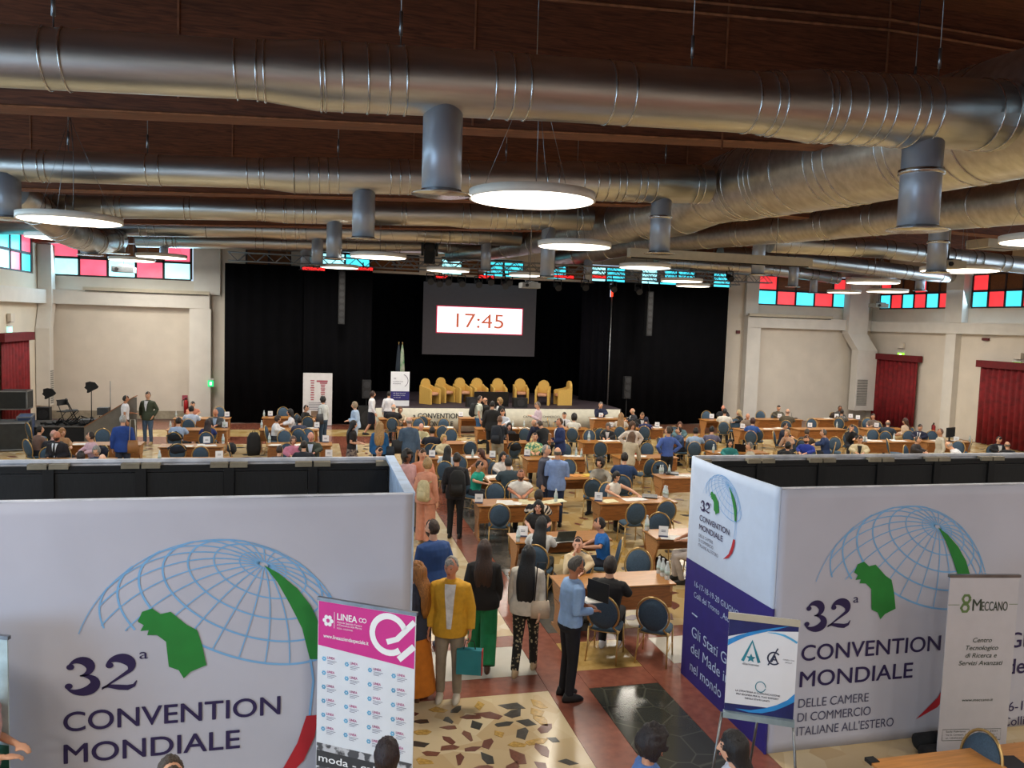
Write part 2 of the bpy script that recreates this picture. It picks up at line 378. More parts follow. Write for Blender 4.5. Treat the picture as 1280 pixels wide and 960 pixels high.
window('v', 18.1, 23.5, UR, 'crcrcr', 'bbrbbr'); window('v', 30.9, 35.4, UL-.14, 'cwpc', 'bccp')
# ------------------------------------------------------------------ air ducts
def ringpts(c, ax, r, n=26):
    ax = ax.normalized(); u = ax.orthogonal().normalized(); w = ax.cross(u)
    return [c+u*r*math.cos(2*math.pi*i/n)+w*r*math.sin(2*math.pi*i/n) for i in range(n)]
def duct(label, prof, rings, hang=(), group=None, name='air_duct', elong=True):
    # prof: list of (point, radius)
    root = empty(name, prof[0][0], 0, label, 'air duct', group); O = Vector(prof[0][0])
    b = MB().use(DUCT, True); b.tube([Vector(p)-O for p, r in prof], [r for p, r in prof], 36); b.build('duct_pipe', root)
    def at(t): # t = length parameter in u (or v)
        for (p, r), (q, s) in zip(prof, prof[1:]):
            p, q = Vector(p), Vector(q); L = (q-p).length
            if t <= L: k = t/L; return p.lerp(q, k), r+(s-r)*k, (q-p)
            t -= L
        return q, s, q-p
    for t in rings:
        c, r, ax = at(t); g = MB().use(DUCTR, True); g.tube(ringpts(c-O, ax, r+.004), .014, 6, closed=True); g.build('seam_ring', root)
    for t in hang:
        c, r, ax = at(t); g = MB().use(STEEL, True); z1 = CZ-.02
        g.tube([c-O+Vector((0, 0, r)), Vector((c.x-O.x, c.y-O.y, z1-O.z))], .008, 5); g.tube([c-O+Vector((0, 0, r+.12)), c-O+Vector((0, 0, r+.38))], .022, 6); g.build('hanger_wire', root)
    return root
def along(prof, v):
    # helper: arc length at pixel columns
    def f(px):
        best = None; t = 0
        for (p, r), (q, s) in zip(prof, prof[1:]):
            p, q = Vector(p), Vector(q); L = (q-p).length
            for k in range(41):
                c = p.lerp(q, k/40); cc = RM.inverted() @ (c-Vector((0, 0, CAM_H))); x = 640+FOC*cc.x/-cc.z
                if best is None or abs(x-px) < best[0]: best = (abs(x-px), t+L*k/40)
            t += L
        return best[1]
    return f
def rowduct(label, v, pts, ringpx, hangpx):
    prof = [(PV(px, py, v), r) for px, py, r in pts]; f = along(prof, v)
    return duct(label, prof, [f(x) for x in ringpx], [f(x) for x in hangpx], 'galvanised ducts across the hall')
V1, V2, V3, V4, V5 = 9.2, 17.4, 24.2, 30.9, 34.7
rowduct('nearest large galvanised duct crossing the whole picture', V1, [(-420, 46, .30), (0, 70, .30), (318, 88, .30), (395, 95, .365), (600, 106, .365), (700, 112, .36), (945, 129, .365), (1012, 133, .44), (1120, 139, .45), (1250, 145, .46)],
    [-80, 60, 82, 299, 322, 332, 398, 406, 428, 461, 485, 506, 612, 635, 655, 758, 781, 932, 955, 965, 1014, 1023, 1037, 1058, 1080, 1094, 1120, 1134, 1150, 1222, 1240], [65, 498, 862, 1170])
rowduct('second galvanised duct with pipes left and right', V2, [(-260, 199, .30), (0, 206, .30), (325, 217, .30), (368, 219, .365), (600, 223, .37), (690, 225, .375), (715, 226, .43), (884, 231, .44)],
    [35, 50, 64, 183, 198, 312, 325, 330, 368, 371, 384, 400, 413, 425, 487, 497, 508, 583, 680, 693, 725, 740, 755, 766, 776, 791, 802, 812, 862, 873], [87, 187, 422, 633, 830])
rowduct('third galvanised duct, behind the round lamp', V3, [(40, 257, .30), (328, 263, .30), (358, 264, .35), (560, 268, .36), (588, 268.5, .42), (738, 271, .43)],
    [50, 65, 74, 84, 132, 143, 150, 232, 241, 319, 328, 332, 355, 358, 367, 380, 389, 397, 500, 508, 577, 585, 612, 620, 631, 640, 650, 662, 672, 684, 725], [235, 398])
rowduct('fourth galvanised duct from the camera', V4, [(-60, 281, .30), (320, 287, .30), (352, 288, .35), (520, 291, .36), (650, 295, .40)],
    [-20, 180, 186, 194, 255, 262, 320, 328, 352, 358, 368, 375, 381, 520, 530, 550, 560, 575, 585, 595, 612], [140, 400])
rowduct('farthest galvanised duct, just above the stage', V5, [(170, 300, .28), (320, 303, .29), (352, 304, .33), (592, 307, .36)],
    [208, 215, 221, 320, 330, 352, 360, 371, 430, 445, 480, 500, 540, 560], [300, 470])
T1 = [((9.9, -4, 7.55), .90), ((9.9, 9.4, 7.82), .90), ((9.9, 14.0, 7.95), .90), ((9.85, 17.2, 8.05), .86), (PV(895, 240, 19.2), .80), (PV(850, 262, 20.6), .72), (PV(790, 273, 23.4), .70), (PV(748, 284, 25.6), .66), (PV(722, 290, 27.0), .50), (PV(668, 303, 31), .46), (PV(610, 315, 34.0), .36), (PV(560, 318, 35.0), .34)]
duct('very wide main duct sweeping from upper right toward the stage', T1, [9, 11.5, 14.2, 14.5, 15.6, 15.8, 17.2, 17.5, 17.8, 19, 19.8, 20.0, 20.2, 21, 21.2, 21.5, 23, 23.3, 24.5, 26, 26.3, 28, 30, 31, 33, 35, 37], [9, 16])
T2 = [(PV(1380, 232, 11.5), .52), (PV(1280, 248, 13.4), .52), (PV(1120, 268, 18), .50), (PV(1000, 282, 22), .50), (PV(900, 293, 25.7), .46), (PV(800, 303, 30.5), .44), (PV(740, 316, 33.2), .42), (PV(690, 325, 34.8), .38)]
duct('lower main duct running below the widest one', T2, [1.5, 3, 5, 7, 7.3, 9, 9.3, 11, 11.3, 13, 13.3, 15, 17, 19, 21, 22, 23, 24], [6, 12])
def rduct(label, pts, n=9):
    prof = [(PV(a, b, v), r) for a, b, v, r in pts]; L = sum((Vector(q[0])-Vector(p[0])).length for p, q in zip(prof, prof[1:]))
    duct(label, prof, [L*(i+.5)/n for i in range(n)]+[L*(i+.5)/n+.35 for i in range(n)], [L*.3, L*.7])
rduct('galvanised duct sloping right below the main ducts', [(962, 303, 24.2, .34), (1100, 311, 24.2, .32), (1300, 334, 24.2, .30)])
rduct('lower right duct just above the coloured windows', [(900, 318, 30.9, .34), (1000, 324, 30.9, .34), (1148, 342, 30.9, .32), (1330, 352, 30.9, .30)])
rduct('short duct end over the right white pillar', [(820, 327, 34.6, .30), (960, 336, 34.6, .30), (1048, 348, 34.6, .28)])
rduct('bent duct coming out at the left wall', [(14, 240, 22.4, .42), (45, 262, 23.6, .42), (80, 287, 25.6, .42), (118, 302, 28.6, .42), (145, 300, 30.7, .40)], 5)
def drop(px, y0, y1, v, r=None, ring=None, label=''):
    a = PV(px, y0, v); b = PV(px, y1, v); zt, zb = a.z, b.z; r = r or .23
    root = empty('outlet_pipe', (a.x, v, zb), 0, label, 'air outlet', 'grey outlet pipes under the ducts')
    m = MB().use(PIPE, True); m.tube([(0, 0, 0), (0, 0, zt-zb+.1)], r, 28); m.build('pipe', root)
    f = MB().use(DUCTR, True); f.rings([((0, 0, -.03), r*1.5, r*1.5), ((0, 0, -.018), r*1.52, r*1.52), ((0, 0, .0), r*1.1, r*1.1), ((0, 0, .03), r*1.02, r*1.02)], 28); f.build('flange', root)
    if ring:
        z = PV(px, ring, v).z-zb; g = MB().use(DUCTR, True); g.rings([((0, 0, z-.03), r*1.12, r*1.12), ((0, 0, z+.03), r*1.12, r*1.12)], 28); g.build('collar', root)
for px, y0, y1, v, r, ring, lb in [
    (554, 143, 241, V1, .225, None, 'widest grey outlet pipe hanging left of the big lamp'), (455, 245, 298, V2, .235, None, 'grey outlet pipe in front of the third duct, above the left-centre lamp'),
    (7, 225, 272, V2, .26, None, 'grey outlet pipe cut by the left picture edge'), (418, 280, 323, V3, .22, None, 'grey outlet pipe above the small lamp at centre left'),
    (397, 298, 331, V4, .21, None, 'narrow grey outlet pipe, middle of the left trio'), (382, 311, 337, V5, .21, None, 'smallest grey outlet pipe left of the stage truss'),
    (827, 252, 316, V2, .235, 272, 'grey outlet pipe through the long beige casing, collared'), (1154, 182, 286, V1, .255, 216, 'large collared outlet pipe at upper right'),
    (1175, 272, 340, 16.4, .22, 303, 'collared outlet pipe above the right projector'), (950, 290, 343, 24.0, .21, None, 'grey outlet pipe at the right end of the beige casing'),
    (993, 326, 358, 30.9, .21, None, 'short outlet pipe below the beige casing end'), (1018, 343, 366, 34.6, .18, None, 'tiny outlet pipe in front of the right coloured windows'),
    (608, 302, 338, V4, .20, None, 'grey outlet pipe left of the hanging projector'), (686, 284, 346, V3, .22, None, 'grey outlet pipe right of the hanging projector'),
    (736, 318, 353, 33.2, .19, None, 'small grey outlet pipe over the stage right'), (112, 300, 318, 28.2, .26, None, 'short outlet pipe over the left coloured windows'),
    (146, 300, 316, 30.6, .27, None, 'short outlet pipe in front of the left window band'), (205, 304, 322, V5, .16, None, 'thin outlet pipe right of the left window pair'),
    (827, 328, 352, 34.6, .19, None, 'outlet pipe below the collared one, above two lamps'), (1151, 344, 363, 30.9, .2, None, 'short outlet pipe below the right projector')]:
    drop(px, y0, y1, v, r, ring, lb)
# ------------------------------------------------------------------ round lamps
def lamp_at(c, R, label, light=True, wires=True):
    root = empty('ring_lamp', c, 0, label, 'lamp', 'round white pendant lamps'); h = .12
    m = MB().use(LAMPB, True); n = 40
    m.rings([((0, 0, h*.98), .02, .02), ((0, 0, h), R*.97, R*.97), ((0, 0, h*.95), R, R), ((0, 0, 0), R, R), ((0, 0, -.004), R*.985, R*.985), ((0, 0, 0), R*.97, R*.97), ((0, 0, .01), R*.95, R*.95)], n); m.build('lamp_body', root)
    d = MB().use(LAMPG); d.rings([((0, 0, .004), R*.965, R*.965), ((0, 0, -.001), R*.965, R*.965)], n, smooth=False); d.build('diffuser', root)
    if wires:
        w = MB().use(STEEL)
        for k in range(3):
            a = 2.1*k+.5; w.tube([(R*.85*math.cos(a), R*.85*math.sin(a), h), (0, 0, 1.9)], .004, 4)
        w.tube([(0, 0, 1.9), (0, 0, CZ-c[2]-.03)], .006, 4); w.tube([(.05, 0, h), (.06, .02, 1.2), (.02, 0, 1.9)], .007, 4); w.build('suspension_wire', root)
    if light:
        l = area('lamp_light', (0, 0, -.02), (R*1.9, 0), LAMP_W*(R/.85)**1.0, (1, .93, .82), (0, 0, -1), 'DISK'); l.parent = root
def lamp_px(px, py, w, z, label):
    p = PZ(px, py, z); R = w/2*mpp(p); lamp_at(p, R, label)
for a in [(665, 251, 158, 6.3, 'largest round pendant lamp at the picture centre'), (88, 277, 120, 6.2, 'large round lamp at the upper left'), (718, 309, 92, 6.35, 'round lamp just below the largest one'),
    (68, 298, 66, 6.6, 'smaller round lamp under the large upper left one'), (473, 322, 70, 6.4, 'round lamp left of centre under the outlet pipe'), (425, 335, 46, 6.45, 'small round lamp in front of the left black curtain'),
    (560, 339, 54, 6.4, 'round lamp above the left half of the screen'), (806, 335, 64, 6.4, 'round lamp below the long beige casing'), (852, 352, 52, 6.4, 'upper of two small lamps over the right black curtain'),
    (866, 358, 42, 6.4, 'lower of two small lamps over the right black curtain'), (1199, 339, 90, 6.4, 'round lamp beside the beige projector at right'), (1091, 354, 63, 6.4, 'round lamp before the right pillar'),
    (1109, 365, 49, 6.4, 'small lamp right of the right pillar'), (1055, 366, 40, 6.4, 'small lamp over the right coloured windows'), (1312, 303, 112, 6.3, 'round lamp cut by the right picture edge'),
    (165, 326, 54, 6.45, 'left lamp of the pair over the left coloured windows'), (202, 322, 60, 6.5, 'right lamp of the pair over the left coloured windows'), (658, 345, 44, 6.4, 'small lamp behind the hanging projector')]:
    lamp_px(*a)
for i_, (u, v) in enumerate(((-4.5, 4.5), (3, .8), (11.5, 2.5), (19, 6), (-5, -4), (3.5, -4.5), (12, -4), (20, -4), (20.5, 13))):
    lamp_at((u, v, 6.4), .85, 'round lamp outside the view, '+['above the left booth', 'over the camera', 'right of the camera', 'above the right booth', 'rear left corner', 'rear left of the camera', 'rear right of the camera', 'rear right corner', 'beyond the right picture edge'][i_], wires=False)
# ------------------------------------------------------------------ beige casings, projectors, truss, stage lights
BEI = mat('b9b09c', .6, var=.04)
def casing(a, b, z, h, label, drop_=.1):
    a, b = Vector(a), Vector(b); mid = (a+b)/2; root = empty('screen_casing', mid, 0, label, 'screen casing')
    m = MB().use(BEI); d = (b-a); ang = math.atan2(d.y, d.x); m.box((0, 0, 0), (d.length, h, h), ang); m.build('case', root)
    k = MB().use(BLACK); k.box((0, 0, -h/2-.015), (d.length*.97, h*.4, .03), ang); k.build('screen_slot', root); return root
A = PV(786, 317, 21.0); B = PV(1013, 327, 21.0); r = casing(A, B, 0, .24, 'long beige projection screen casing hanging at right of centre')
w = MB().use(STEEL)
for t in (.2, .8): w.tube([((B-A).x*(t-.5), 0, .12), ((B-A).x*(t-.5), 0, CZ-A.z-.5)], .01, 5)
w.build('hanger_wire', r)
A = PV(104, 363, 36.02); B = PV(262, 367.5, 36.02); A.z = B.z = 5.405; casing(A, B, 0, .14, 'slim white screen casing on the left frieze')
A = PV(936, 394, 36.02); B = PV(1040, 398, 36.02); A.z = B.z = 5.375; casing(A, B, 0, .14, 'slim white screen casing on the right frieze')
def projector(px, py, v, w, label, m=BEI, up=1.5):
    p = PV(px, py, v); root = empty('projector', p, 0, label, 'projector')
    b = MB().use(m); b.box((0, 0, 0), (w, w*.8, w*.28)); b.box((w*.2, 0, w*.17), (w*.4, w*.5, w*.08)); b.build('case', root)
    l = MB().use(BLACK, True); l.tube([(-w*.25, -w*.4, 0), (-w*.25, -w*.47, 0)], w*.09, 14); l.build('lens', root)
    s = MB().use(STEEL); up = CZ-p.z-.01; s.tube([(0, 0, w*.2), (0, 0, up)], .02, 6); s.tube([(-.15, 0, w*.2+.02), (.15, 0, w*.2+.02)], .02, 6); s.build('mount_pole', root)
projector(1185, 331, 16.5, .62, 'large beige projector beside the right round lamp', up=2.4); projector(662, 357, 26, .62, 'grey projector hanging before the stage screen', mat('8d8d8a', .4), 2.6)
projector(155, 337, 33, .75, 'grey projector hanging before the left windows', mat('5c6266', .5), 2.6); projector(1098, 382, 33.5, .7, 'small projector below the right lamps', mat('8a8c82', .5), 1.9)
def truss(u0, u1, v, z, label, h=.34, dz=0):
    root = empty('lighting_truss', (u0, v, z), 0, label, 'truss'); L = u1-u0; c = MB().use(STEEL, True)
    for y, zz in ((0, 0), (.3, 0), (0, h), (.3, h)): c.tube([(0, y, zz), (L, y, zz+dz)], .025, 6)
    c.build('chord', root); n = int(L/.36); b = MB().use(STEEL)
    for i in range(n):
        x0, x1 = L*i/n, L*(i+1)/n; za, zb = (0, h) if i % 2 else (h, 0)
        for y in (0, .3): b.tube([(x0, y, za+dz*x0/L), (x1, y, zb+dz*x1/L)], .014, 4)
    b.build('lattice', root)
    s = MB().use(STEEL)
    for t in (.1, .4, .7, .95): s.tube([(L*t, .15, h), (L*t, .15, CZ-z-.03)], .008, 4)
    s.build('suspension_wire', root)
truss(-3.4, 19.5, 34.35, 6.72, 'long silver lattice truss over the stage curtains')
truss(3.0, 20.0, 32.4, 6.75, 'second silver truss in front of the stage')
def stagelamp(px, py, v, label, s=.22, m=BLACK):
    p = PV(px, py, v); root = empty('stage_light', p, 0, label, 'stage light', 'spotlights on the trusses')
    b = MB().use(m, True); b.tube([(0, s*.7, .05), (0, -s*.8, -.12)], [s*.45, s*.62], 12); b.build('lamp_can', root)
    y = MB().use(BLACK); y.box((s*.7, 0, .08), (.03, .05, .3)); y.box((-s*.7, 0, .08), (.03, .05, .3)); y.box((0, 0, .24), (s*1.5, .05, .03)); y.tube([(0, 0, .24), (0, .15, max(.42, 6.76-p.z))], .02, 6); y.build('yoke', root)
for i, (px, py) in enumerate([(538, 349), (549, 352), (577, 352), (598, 353), (613, 350), (631, 355), (697, 357), (731, 357), (766, 359), (798, 362), (912, 346), (636, 351), (560, 350)]):
    stagelamp(px, py, 32.3, 'black stage spotlight hanging %s' % ['above the left screen edge', 'left of the clock picture', 'above the clock figure one', 'above the clock middle', 'left of the hanging projector', 'beside the hanging projector', 'right of the hanging projector', 'right of the screen top', 'above the red lit pipe', 'before the right black curtain', 'at the right truss end', 'behind the hanging projector', 'second from the screen left edge'][i])
p = PV(537, 315, 31.5); root = empty('moving_light', p, 0, 'black moving-head light on top of the truss', 'stage light')
b = MB().use(BLACK, True); b.box((0, 0, -.2), (.4, .3, .5)); b.ball((0, 0, .2), .24); b.build('lamp_head', root); b = MB().use(BLACK); b.tube([(0, 0, .2), (0, 0, CZ-p.z-.01)], .03, 6); b.box((.28, 0, .15), (.08, .2, .6)); b.box((-.28, 0, .15), (.08, .2, .6)); b.build('yoke', root)
# ------------------------------------------------------------------ stage
def curtain(name, a, b, z0, z1, m, label, amp=.07, lam=.32, cat='curtain', parent=None):
    a, b = Vector(a), Vector(b); L = (b-a).length; n = int(L/lam*6); d = (b-a)/L; q = Vector((-d.y, d.x, 0)); vs = []; fs = []
    for i in range(n+1):
        s = L*i/n; k = amp*math.sin(2*math.pi*s/lam+.8*math.sin(s*1.7))*(.6+.4*math.sin(s*.9)); 
        for z, am in ((z0, 1.1), (z0+(z1-z0)*.5, 1), (z1, .7)): p = a+d*s+q*k*am; vs.append((p.x, p.y, z))
    for i in range(n):
        for j in range(2): fs.append((i*3+j, (i+1)*3+j, (i+1)*3+j+1, i*3+j+1))
    mb = MB().use(m); mb.add(vs, fs, True); o = mb.build(name, parent); sm = o.modifiers.new('t', 'SOLIDIFY'); sm.thickness = .01
    if not parent: tag(o, label, cat)
    return o
curtain('stage_curtain', (-3.6, 35.2, 0), (-.4, 35.0, 0), .02, 6.66, DRAPE, 'leftmost black floor-length curtain beside the left pillar', .05, .55)
curtain('stage_curtain', (-.42, 34.8, 0), (2.4, 34.85, 0), .02, 6.64, mat('0a0a0d', .95, spec=.08), 'black curtain behind the white poster, left of the stage', .06, .5)
curtain('stage_curtain', (12.35, 36.3, 0), (13.3, 35.1, 0), 1.02, 6.66, mat('100f15', .9, spec=.1), 'narrow black side curtain at the stage right', .05, .4)
curtain('stage_curtain', (13.35, 34.9, 0), (19.4, 35.2, 0), .02, 6.62, DRAPE, 'wide black curtain right of the stage', .05, .6)
curtain('stage_curtain', (2.3, 39.6, 0), (13.8, 39.6, 0), 1.02, 8.2, mat('050508', .95, spec=.06), 'black backdrop curtain behind the stage screen', .05, .5)
stg = MB().use(mat('3b3038', .7, var=.1)); stg.box(*span(2.42, 13.0, 32.4, 40.5, .88, 1.0)); stg.use(mat('1c1a1c', .8)); stg.box(*span(2.5, 12.9, 32.5, 40.4, 0, .88))
st = empty('stage', (7.7, 34, 0), 0, 'low purple-grey stage platform below the screen', 'stage'); o = stg.build('platform'); o.parent = st; o.location = (-7.7, -34, 0)
cl = MB().use(mat('c8c4b4', .8, var=.05)); n = 90; vs = []; fs = []
for i in range(n+1):
    x = 2.45+10.5*i/n; k = .018*math.sin(i*1.3)+.012*math.sin(i*.37); vs += [(x, 32.38+k, .03), (x, 32.38+k*.3, .99)]
cl.add(vs, [(2*i, 2*i+2, 2*i+3, 2*i+1) for i in range(n)], True); o = cl.build('stage_banner_cloth'); tag(o, 'cream printed cloth banner along the stage front', 'banner')
so = o.modifiers.new('t', 'SOLIDIFY'); so.thickness = .01
tx = MB().use(mat('1d1d22', .7)); F = frame((0, 32.345, 0), (1, 0, 0)); pA = PV(527, 524, 32.35); pB = PV(575, 524, 32.35)
put(tx, F, 'a CONVENTION', pA.x-.35, .58, .22, pB.x-pA.x+.35, bold=.02); put(tx, F, 'MONDIALE', pA.x+.15, .25, .22, 1.15, bold=.02)
put(tx, F, 'CAMERE DI COMMERCIO', 8.6, .62, .09, 1.6); put(tx, F, 'ITALIANE', 8.9, .4, .09, .8); tx.build('lettering', o)
# screen
scr = empty('projection_screen', (7.9, 38.5, 0), 0, 'grey hanging projection screen showing 17:45', 'screen')
b = MB().use(mat('4a4548', .8, var=.03, emit=.16)); b.box(*span(5.08-7.9, 10.7-7.9, 0, .04, 2.93, 6.42)); b.build('screen_cloth', scr)
pc = [PV(x, y, 38.47) for x, y in ((547, 383), (653, 386.5), (652.5, 418), (546.5, 415))]
b = MB().use(mat('b0203c', .6, emit=.8, var=0)); xs = (pc[0].x-7.9, pc[1].x-7.9); zc = (pc[0].z+pc[1].z)/2; zb = (pc[2].z+pc[3].z)/2
b.box(((xs[0]+xs[1])/2, -.006, (zc+zb)/2), (xs[1]-xs[0]+.1, .01, zc-zb+.1)); b.build('clock_border', scr)
b = MB().use(mat('ffe9f2', .6, emit=1.6, var=0)); b.box(((xs[0]+xs[1])/2, -.014, (zc+zb)/2), (xs[1]-xs[0], .01, zc-zb)); b.build('clock_panel', scr)
tx = MB().use(mat('d06a4a', .6, emit=.55, var=0)); F = frame((7.9-7.9, -.022, 0), (1, 0, 0)); put(tx, F, '17:45', (xs[0]+xs[1])/2, (zc+zb)/2-.36, .72, 2.35, center=True, depth=.002); tx.build('clock_figures', scr)
# tub chairs on the stage
TUB = mat('cfa652', .7, var=.04, scale=20); TUBP = mat('d9a07c', .75)
def tub(loc, rz, label):
    root = empty('tub_armchair', loc, rz, label, 'armchair', 'yellow tub armchairs on the stage'); root.scale = (.92, .92, 1)
    for s in (-1, 1):
        b = MB().use(TUB); b.prism([(-.36, 0), (-.36, .60), (-.30, .66), (.10, .72), (.34, .80), (.36, .74), (.36, 0)], s*.25, s*.35, Matrix(((0, 0, 1, 0), (1, 0, 0, 0), (0, 1, 0, 0), (0, 0, 0, 1)))); b.build('armrest', root)
    b = MB().use(TUBP, True); b.rings([((0, -.04, .38), .24, .33), ((0, -.04, .48), .25, .34), ((0, -.04, .50), .22, .31)], 16, sq=.5); b.build('seat_cushion', root)
    b = MB().use(TUB); pts = [(-.27, .36), (-.27, .82)] + [(-.27*math.cos(t), .82+.25*math.sin(t)) for t in [math.pi*i/10 for i in range(1, 10)]] + [(.27, .82), (.27, .36)]
    b.prism(pts, -.38, -.26, Matrix(((1, 0, 0, 0), (0, 0, -1, 0), (0, 1, 0, 0), (0, 0, 0, 1)))); b.build('backrest', root)
for i, (px, f, lb) in enumerate([(535.5, 38, 'leftmost yellow tub armchair, turned to the right'), (557, 34, 'second yellow tub armchair from the left'), (579, 18, 'third yellow tub armchair from the left'), (599.5, 10, 'fourth yellow tub armchair, behind the standing men'),
    (624.5, 0, 'fifth yellow tub armchair, behind the black monitor'), (652, -6, 'sixth yellow tub armchair from the left'), (679, -22, 'seventh yellow tub armchair, turned slightly left'), (704, -88, 'rightmost yellow tub armchair in side view')]):
    p = PV(px, 500, 34.6 if i < 6 else 34.0); tub((p.x, 34.8 if 0 < i < 6 else 34.1, 1.0), math.radians(f), lb)
# ------------------------------------------------------------------ logo of the convention
DARKT = mat('251a4d', .6, var=.03); SKY = mat('78aede', .6, var=.03); GREEN = mat('1f7f33', .6, var=.05); REDB = mat('b3202e', .6, var=.03); GREYT = mat('4a4a66', .6)
G_REGION = [(0.607, 0.964), (0.644, 1.054), (0.726, 1.08), (0.796, 1.024), (0.88, 1.04), (1.021, 0.908), (1.106, 0.856), (1.149, 0.713), (1.187, 0.522), (1.05, 0.469), (0.993, 0.411), (0.95, 0.492), (0.866, 0.53), (0.843, 0.764), (0.768, 0.831), (0.685, 0.836), (0.698, 0.882), (0.629, 0.877), (0.657, 0.93)]
G_WEDGE = [(1.682, 1.437), (1.815, 1.352), (1.981, 1.202), (2.104, 1.035), (2.183, 0.854), (2.188, 0.507), (2.105, 0.513), (2.031, 0.815), (1.923, 1.045), (1.801, 1.274)]
def arc(cx, cy, rx, ry, a0, a1, n=16): return [(cx+rx*math.cos(math.radians(a0+(a1-a0)*i/n)), cy+ry*math.sin(math.radians(a0+(a1-a0)*i/n))) for i in range(n+1)]
def numeral(mb, F, x, y, h, S):
    # a fat-faced 3 and 2 drawn with swelling strokes
    def st(pts, ws): stroke(mb, F, [((x+a*h)*S[0]+0, (y+b*h)*S[1]) for a, b in pts], [w*h*S[1] for w in ws])
    def fat(n, lo, hi): return [lo+(hi*1.15-lo)*math.sin(math.pi*i/(n-1))**1.4 for i in range(n)]
    u = arc(.36, .75, .25, .235, 155, -88, 18); st(u, fat(19, .04, .24)); l = arc(.38, .27, .33, .25, 92, -155, 20); st(l, fat(21, .04, .27))
    for cx, cy in ((.16, .80), (.12, .22)): poly(mb, F, [((x+a*h)*S[0], (y+b*h)*S[1]) for a, b in arc(cx, cy, .09, .09, 0, 342, 16)], .004)
    u = arc(1.25, .72, .29, .26, 165, -35, 18)+[(1.30, .42), (1.05, .22), (.86, .06)]; st(u, fat(22, .04, .27)); st([(.86, .10), (1.0, .15), (1.25, .09), (1.45, .06), (1.60, .12), (1.66, .26)], [.04, .1, .16, .16, .10, .03])
    poly(mb, F, [((x+a*h)*S[0], (y+b*h)*S[1]) for a, b in arc(1.04, .78, .09, .09, 0, 342, 16)], .004)
def logo(F, S, parent, lines3=True, red_ok=True):
    g = MB().use(SKY); R, cx, cy = 1.2, 1.26, .49; ax = Vector((.35, .79, .50)).normalized()
    e1 = ax.orthogonal().normalized(); e2 = ax.cross(e1)
    def P(c, l):
        c, l = math.radians(c), math.radians(l); q = ax*math.cos(c)+(e1*math.cos(l)+e2*math.sin(l))*math.sin(c); return (cx+R*q.x, cy+R*q.y, q.z, math.degrees(c))
    def ok(p): return p[2] > -.0 and not (p[0] < .9 and p[1] < .885) and not (p[3] > 54 and p[1] < .885)
    def draw(pts, w, dp=.0012):
        run = []
        for p in pts+[None]:
            if p and ok(p): run.append((p[0]*S[0], p[1]*S[1]))
            else:
                if len(run) > 1: stroke(g, F, run, w*S[1], dp)
                run = []
    for c, w in ((10.6, .010), (21.2, .013), (31.8, .015), (42.4, .017), (53, .020), (63.6, .018), (74.2, .015)): draw([P(c, l) for l in range(0, 364, 4)], w)
    for l in range(0, 360, 15): draw([P(c, l+5) for c in range(2, 53, 3)]+[P(53, l+5)]+[P(c, l+5) for c in range(55, 76, 2)], .011, .0022)
    stroke(g, F, [(a*S[0], b*S[1]) for a, b in arc(cx, cy, R, R, 24, 161, 40)], .008*S[1], .0032)
    stroke(g, F, [(2.11*S[0], .51*S[1]), (2.14*S[0], .3*S[1]), (2.11*S[0], -.04*S[1])], .02*S[1]); stroke(g, F, [(2.19*S[0], .51*S[1]), (2.23*S[0], .25*S[1]), (2.2*S[0], -.04*S[1])], .012*S[1])
    g.build('globe_grid', parent)
    g = MB().use(GREEN); poly(g, F, [(a*S[0], b*S[1]) for a, b in G_REGION], .005); g.build('green_map', parent); g = MB().use(GREEN); poly(g, F, [(a*S[0], b*S[1]) for a, b in G_WEDGE], .006); g.build('green_ribbon', parent)
    if red_ok:
        g = MB().use(REDB); poly(g, F, [(a*S[0], b*S[1]) for a, b in [(2.19, -.04), (2.08, -.04), (2.0, -.30), (1.86, -.56), (1.57, -.80), (1.86, -.68), (2.06, -.48), (2.16, -.25)]], .005); g.build('red_ribbon', parent)
    t = MB().use(DARKT); numeral(t, F, .0, .345, .3, (S[0]*1.2, S[1]))
    def T(s, x, y, cap, w, bold=0): put(t, F, s, x*S[0], y*S[1], cap*S[1], w*S[0], bold=bold, depth=.004)
    T('a', .62, .62, .10, .07); T('CONVENTION', 0, 0, .185, 1.84, .012); T('MONDIALE', 0, -.295, .185, 1.48, .012); t.build('lettering', parent)
    if lines3:
        t = MB().use(GREYT)
        for s, y, w in (('DELLE CAMERE', -.53, .91), ('DI COMMERCIO', -.69, .95), ("ITALIANE ALL'ESTERO", -.85, 1.27)): put(t, F, s, 0, y*S[1], .105*S[1], w*S[0], depth=.004)
        t.build('small_lettering', parent)
# ------------------------------------------------------------------ booths
CLOTH = mat('b7b9c8', .7, var=.03, scale=1.2); CLOTHB = mat('2b211b', .9); PANB = mat('1b1c1e', .75, var=.2, scale=9, kind='streak'); EDGEW = mat('d9dce6', .6)
BZ = 2.93
def sheet(F, w, h, parent, name='cloth_panel', m=CLOTH, wr=.006, seed=0, th=.03):
    mb = MB().use(m); nx, nz = max(2, int(w/.09)), int(h/.12); vs = []; fs = []
    for j in range(nz+1):
        for i in range(nx+1):
            x, y = w*i/nx, h*j/nz; k = 0 if i in (0, nx) else wr*(noise.noise(Vector((x*1.1+seed, y*.8, seed)))*.8+max(0, noise.noise(Vector((x*3+y*2.2, seed+4, y*.6))))*.9)
            zt = y + (0 if j < nz else .012*math.sin(x*2.1+seed))
            vs.append((x, zt, -abs(k) if k < 0 else -k*.3))
    for j in range(nz):
        for i in range(nx): a = j*(nx+1)+i; fs.append((a, a+1, a+nx+2, a+nx+1))
    mb.add(vs, fs, True, F); o = mb.build(name, parent); s = o.modifiers.new('t', 'SOLIDIFY'); s.thickness = th; s.offset = -1; return o
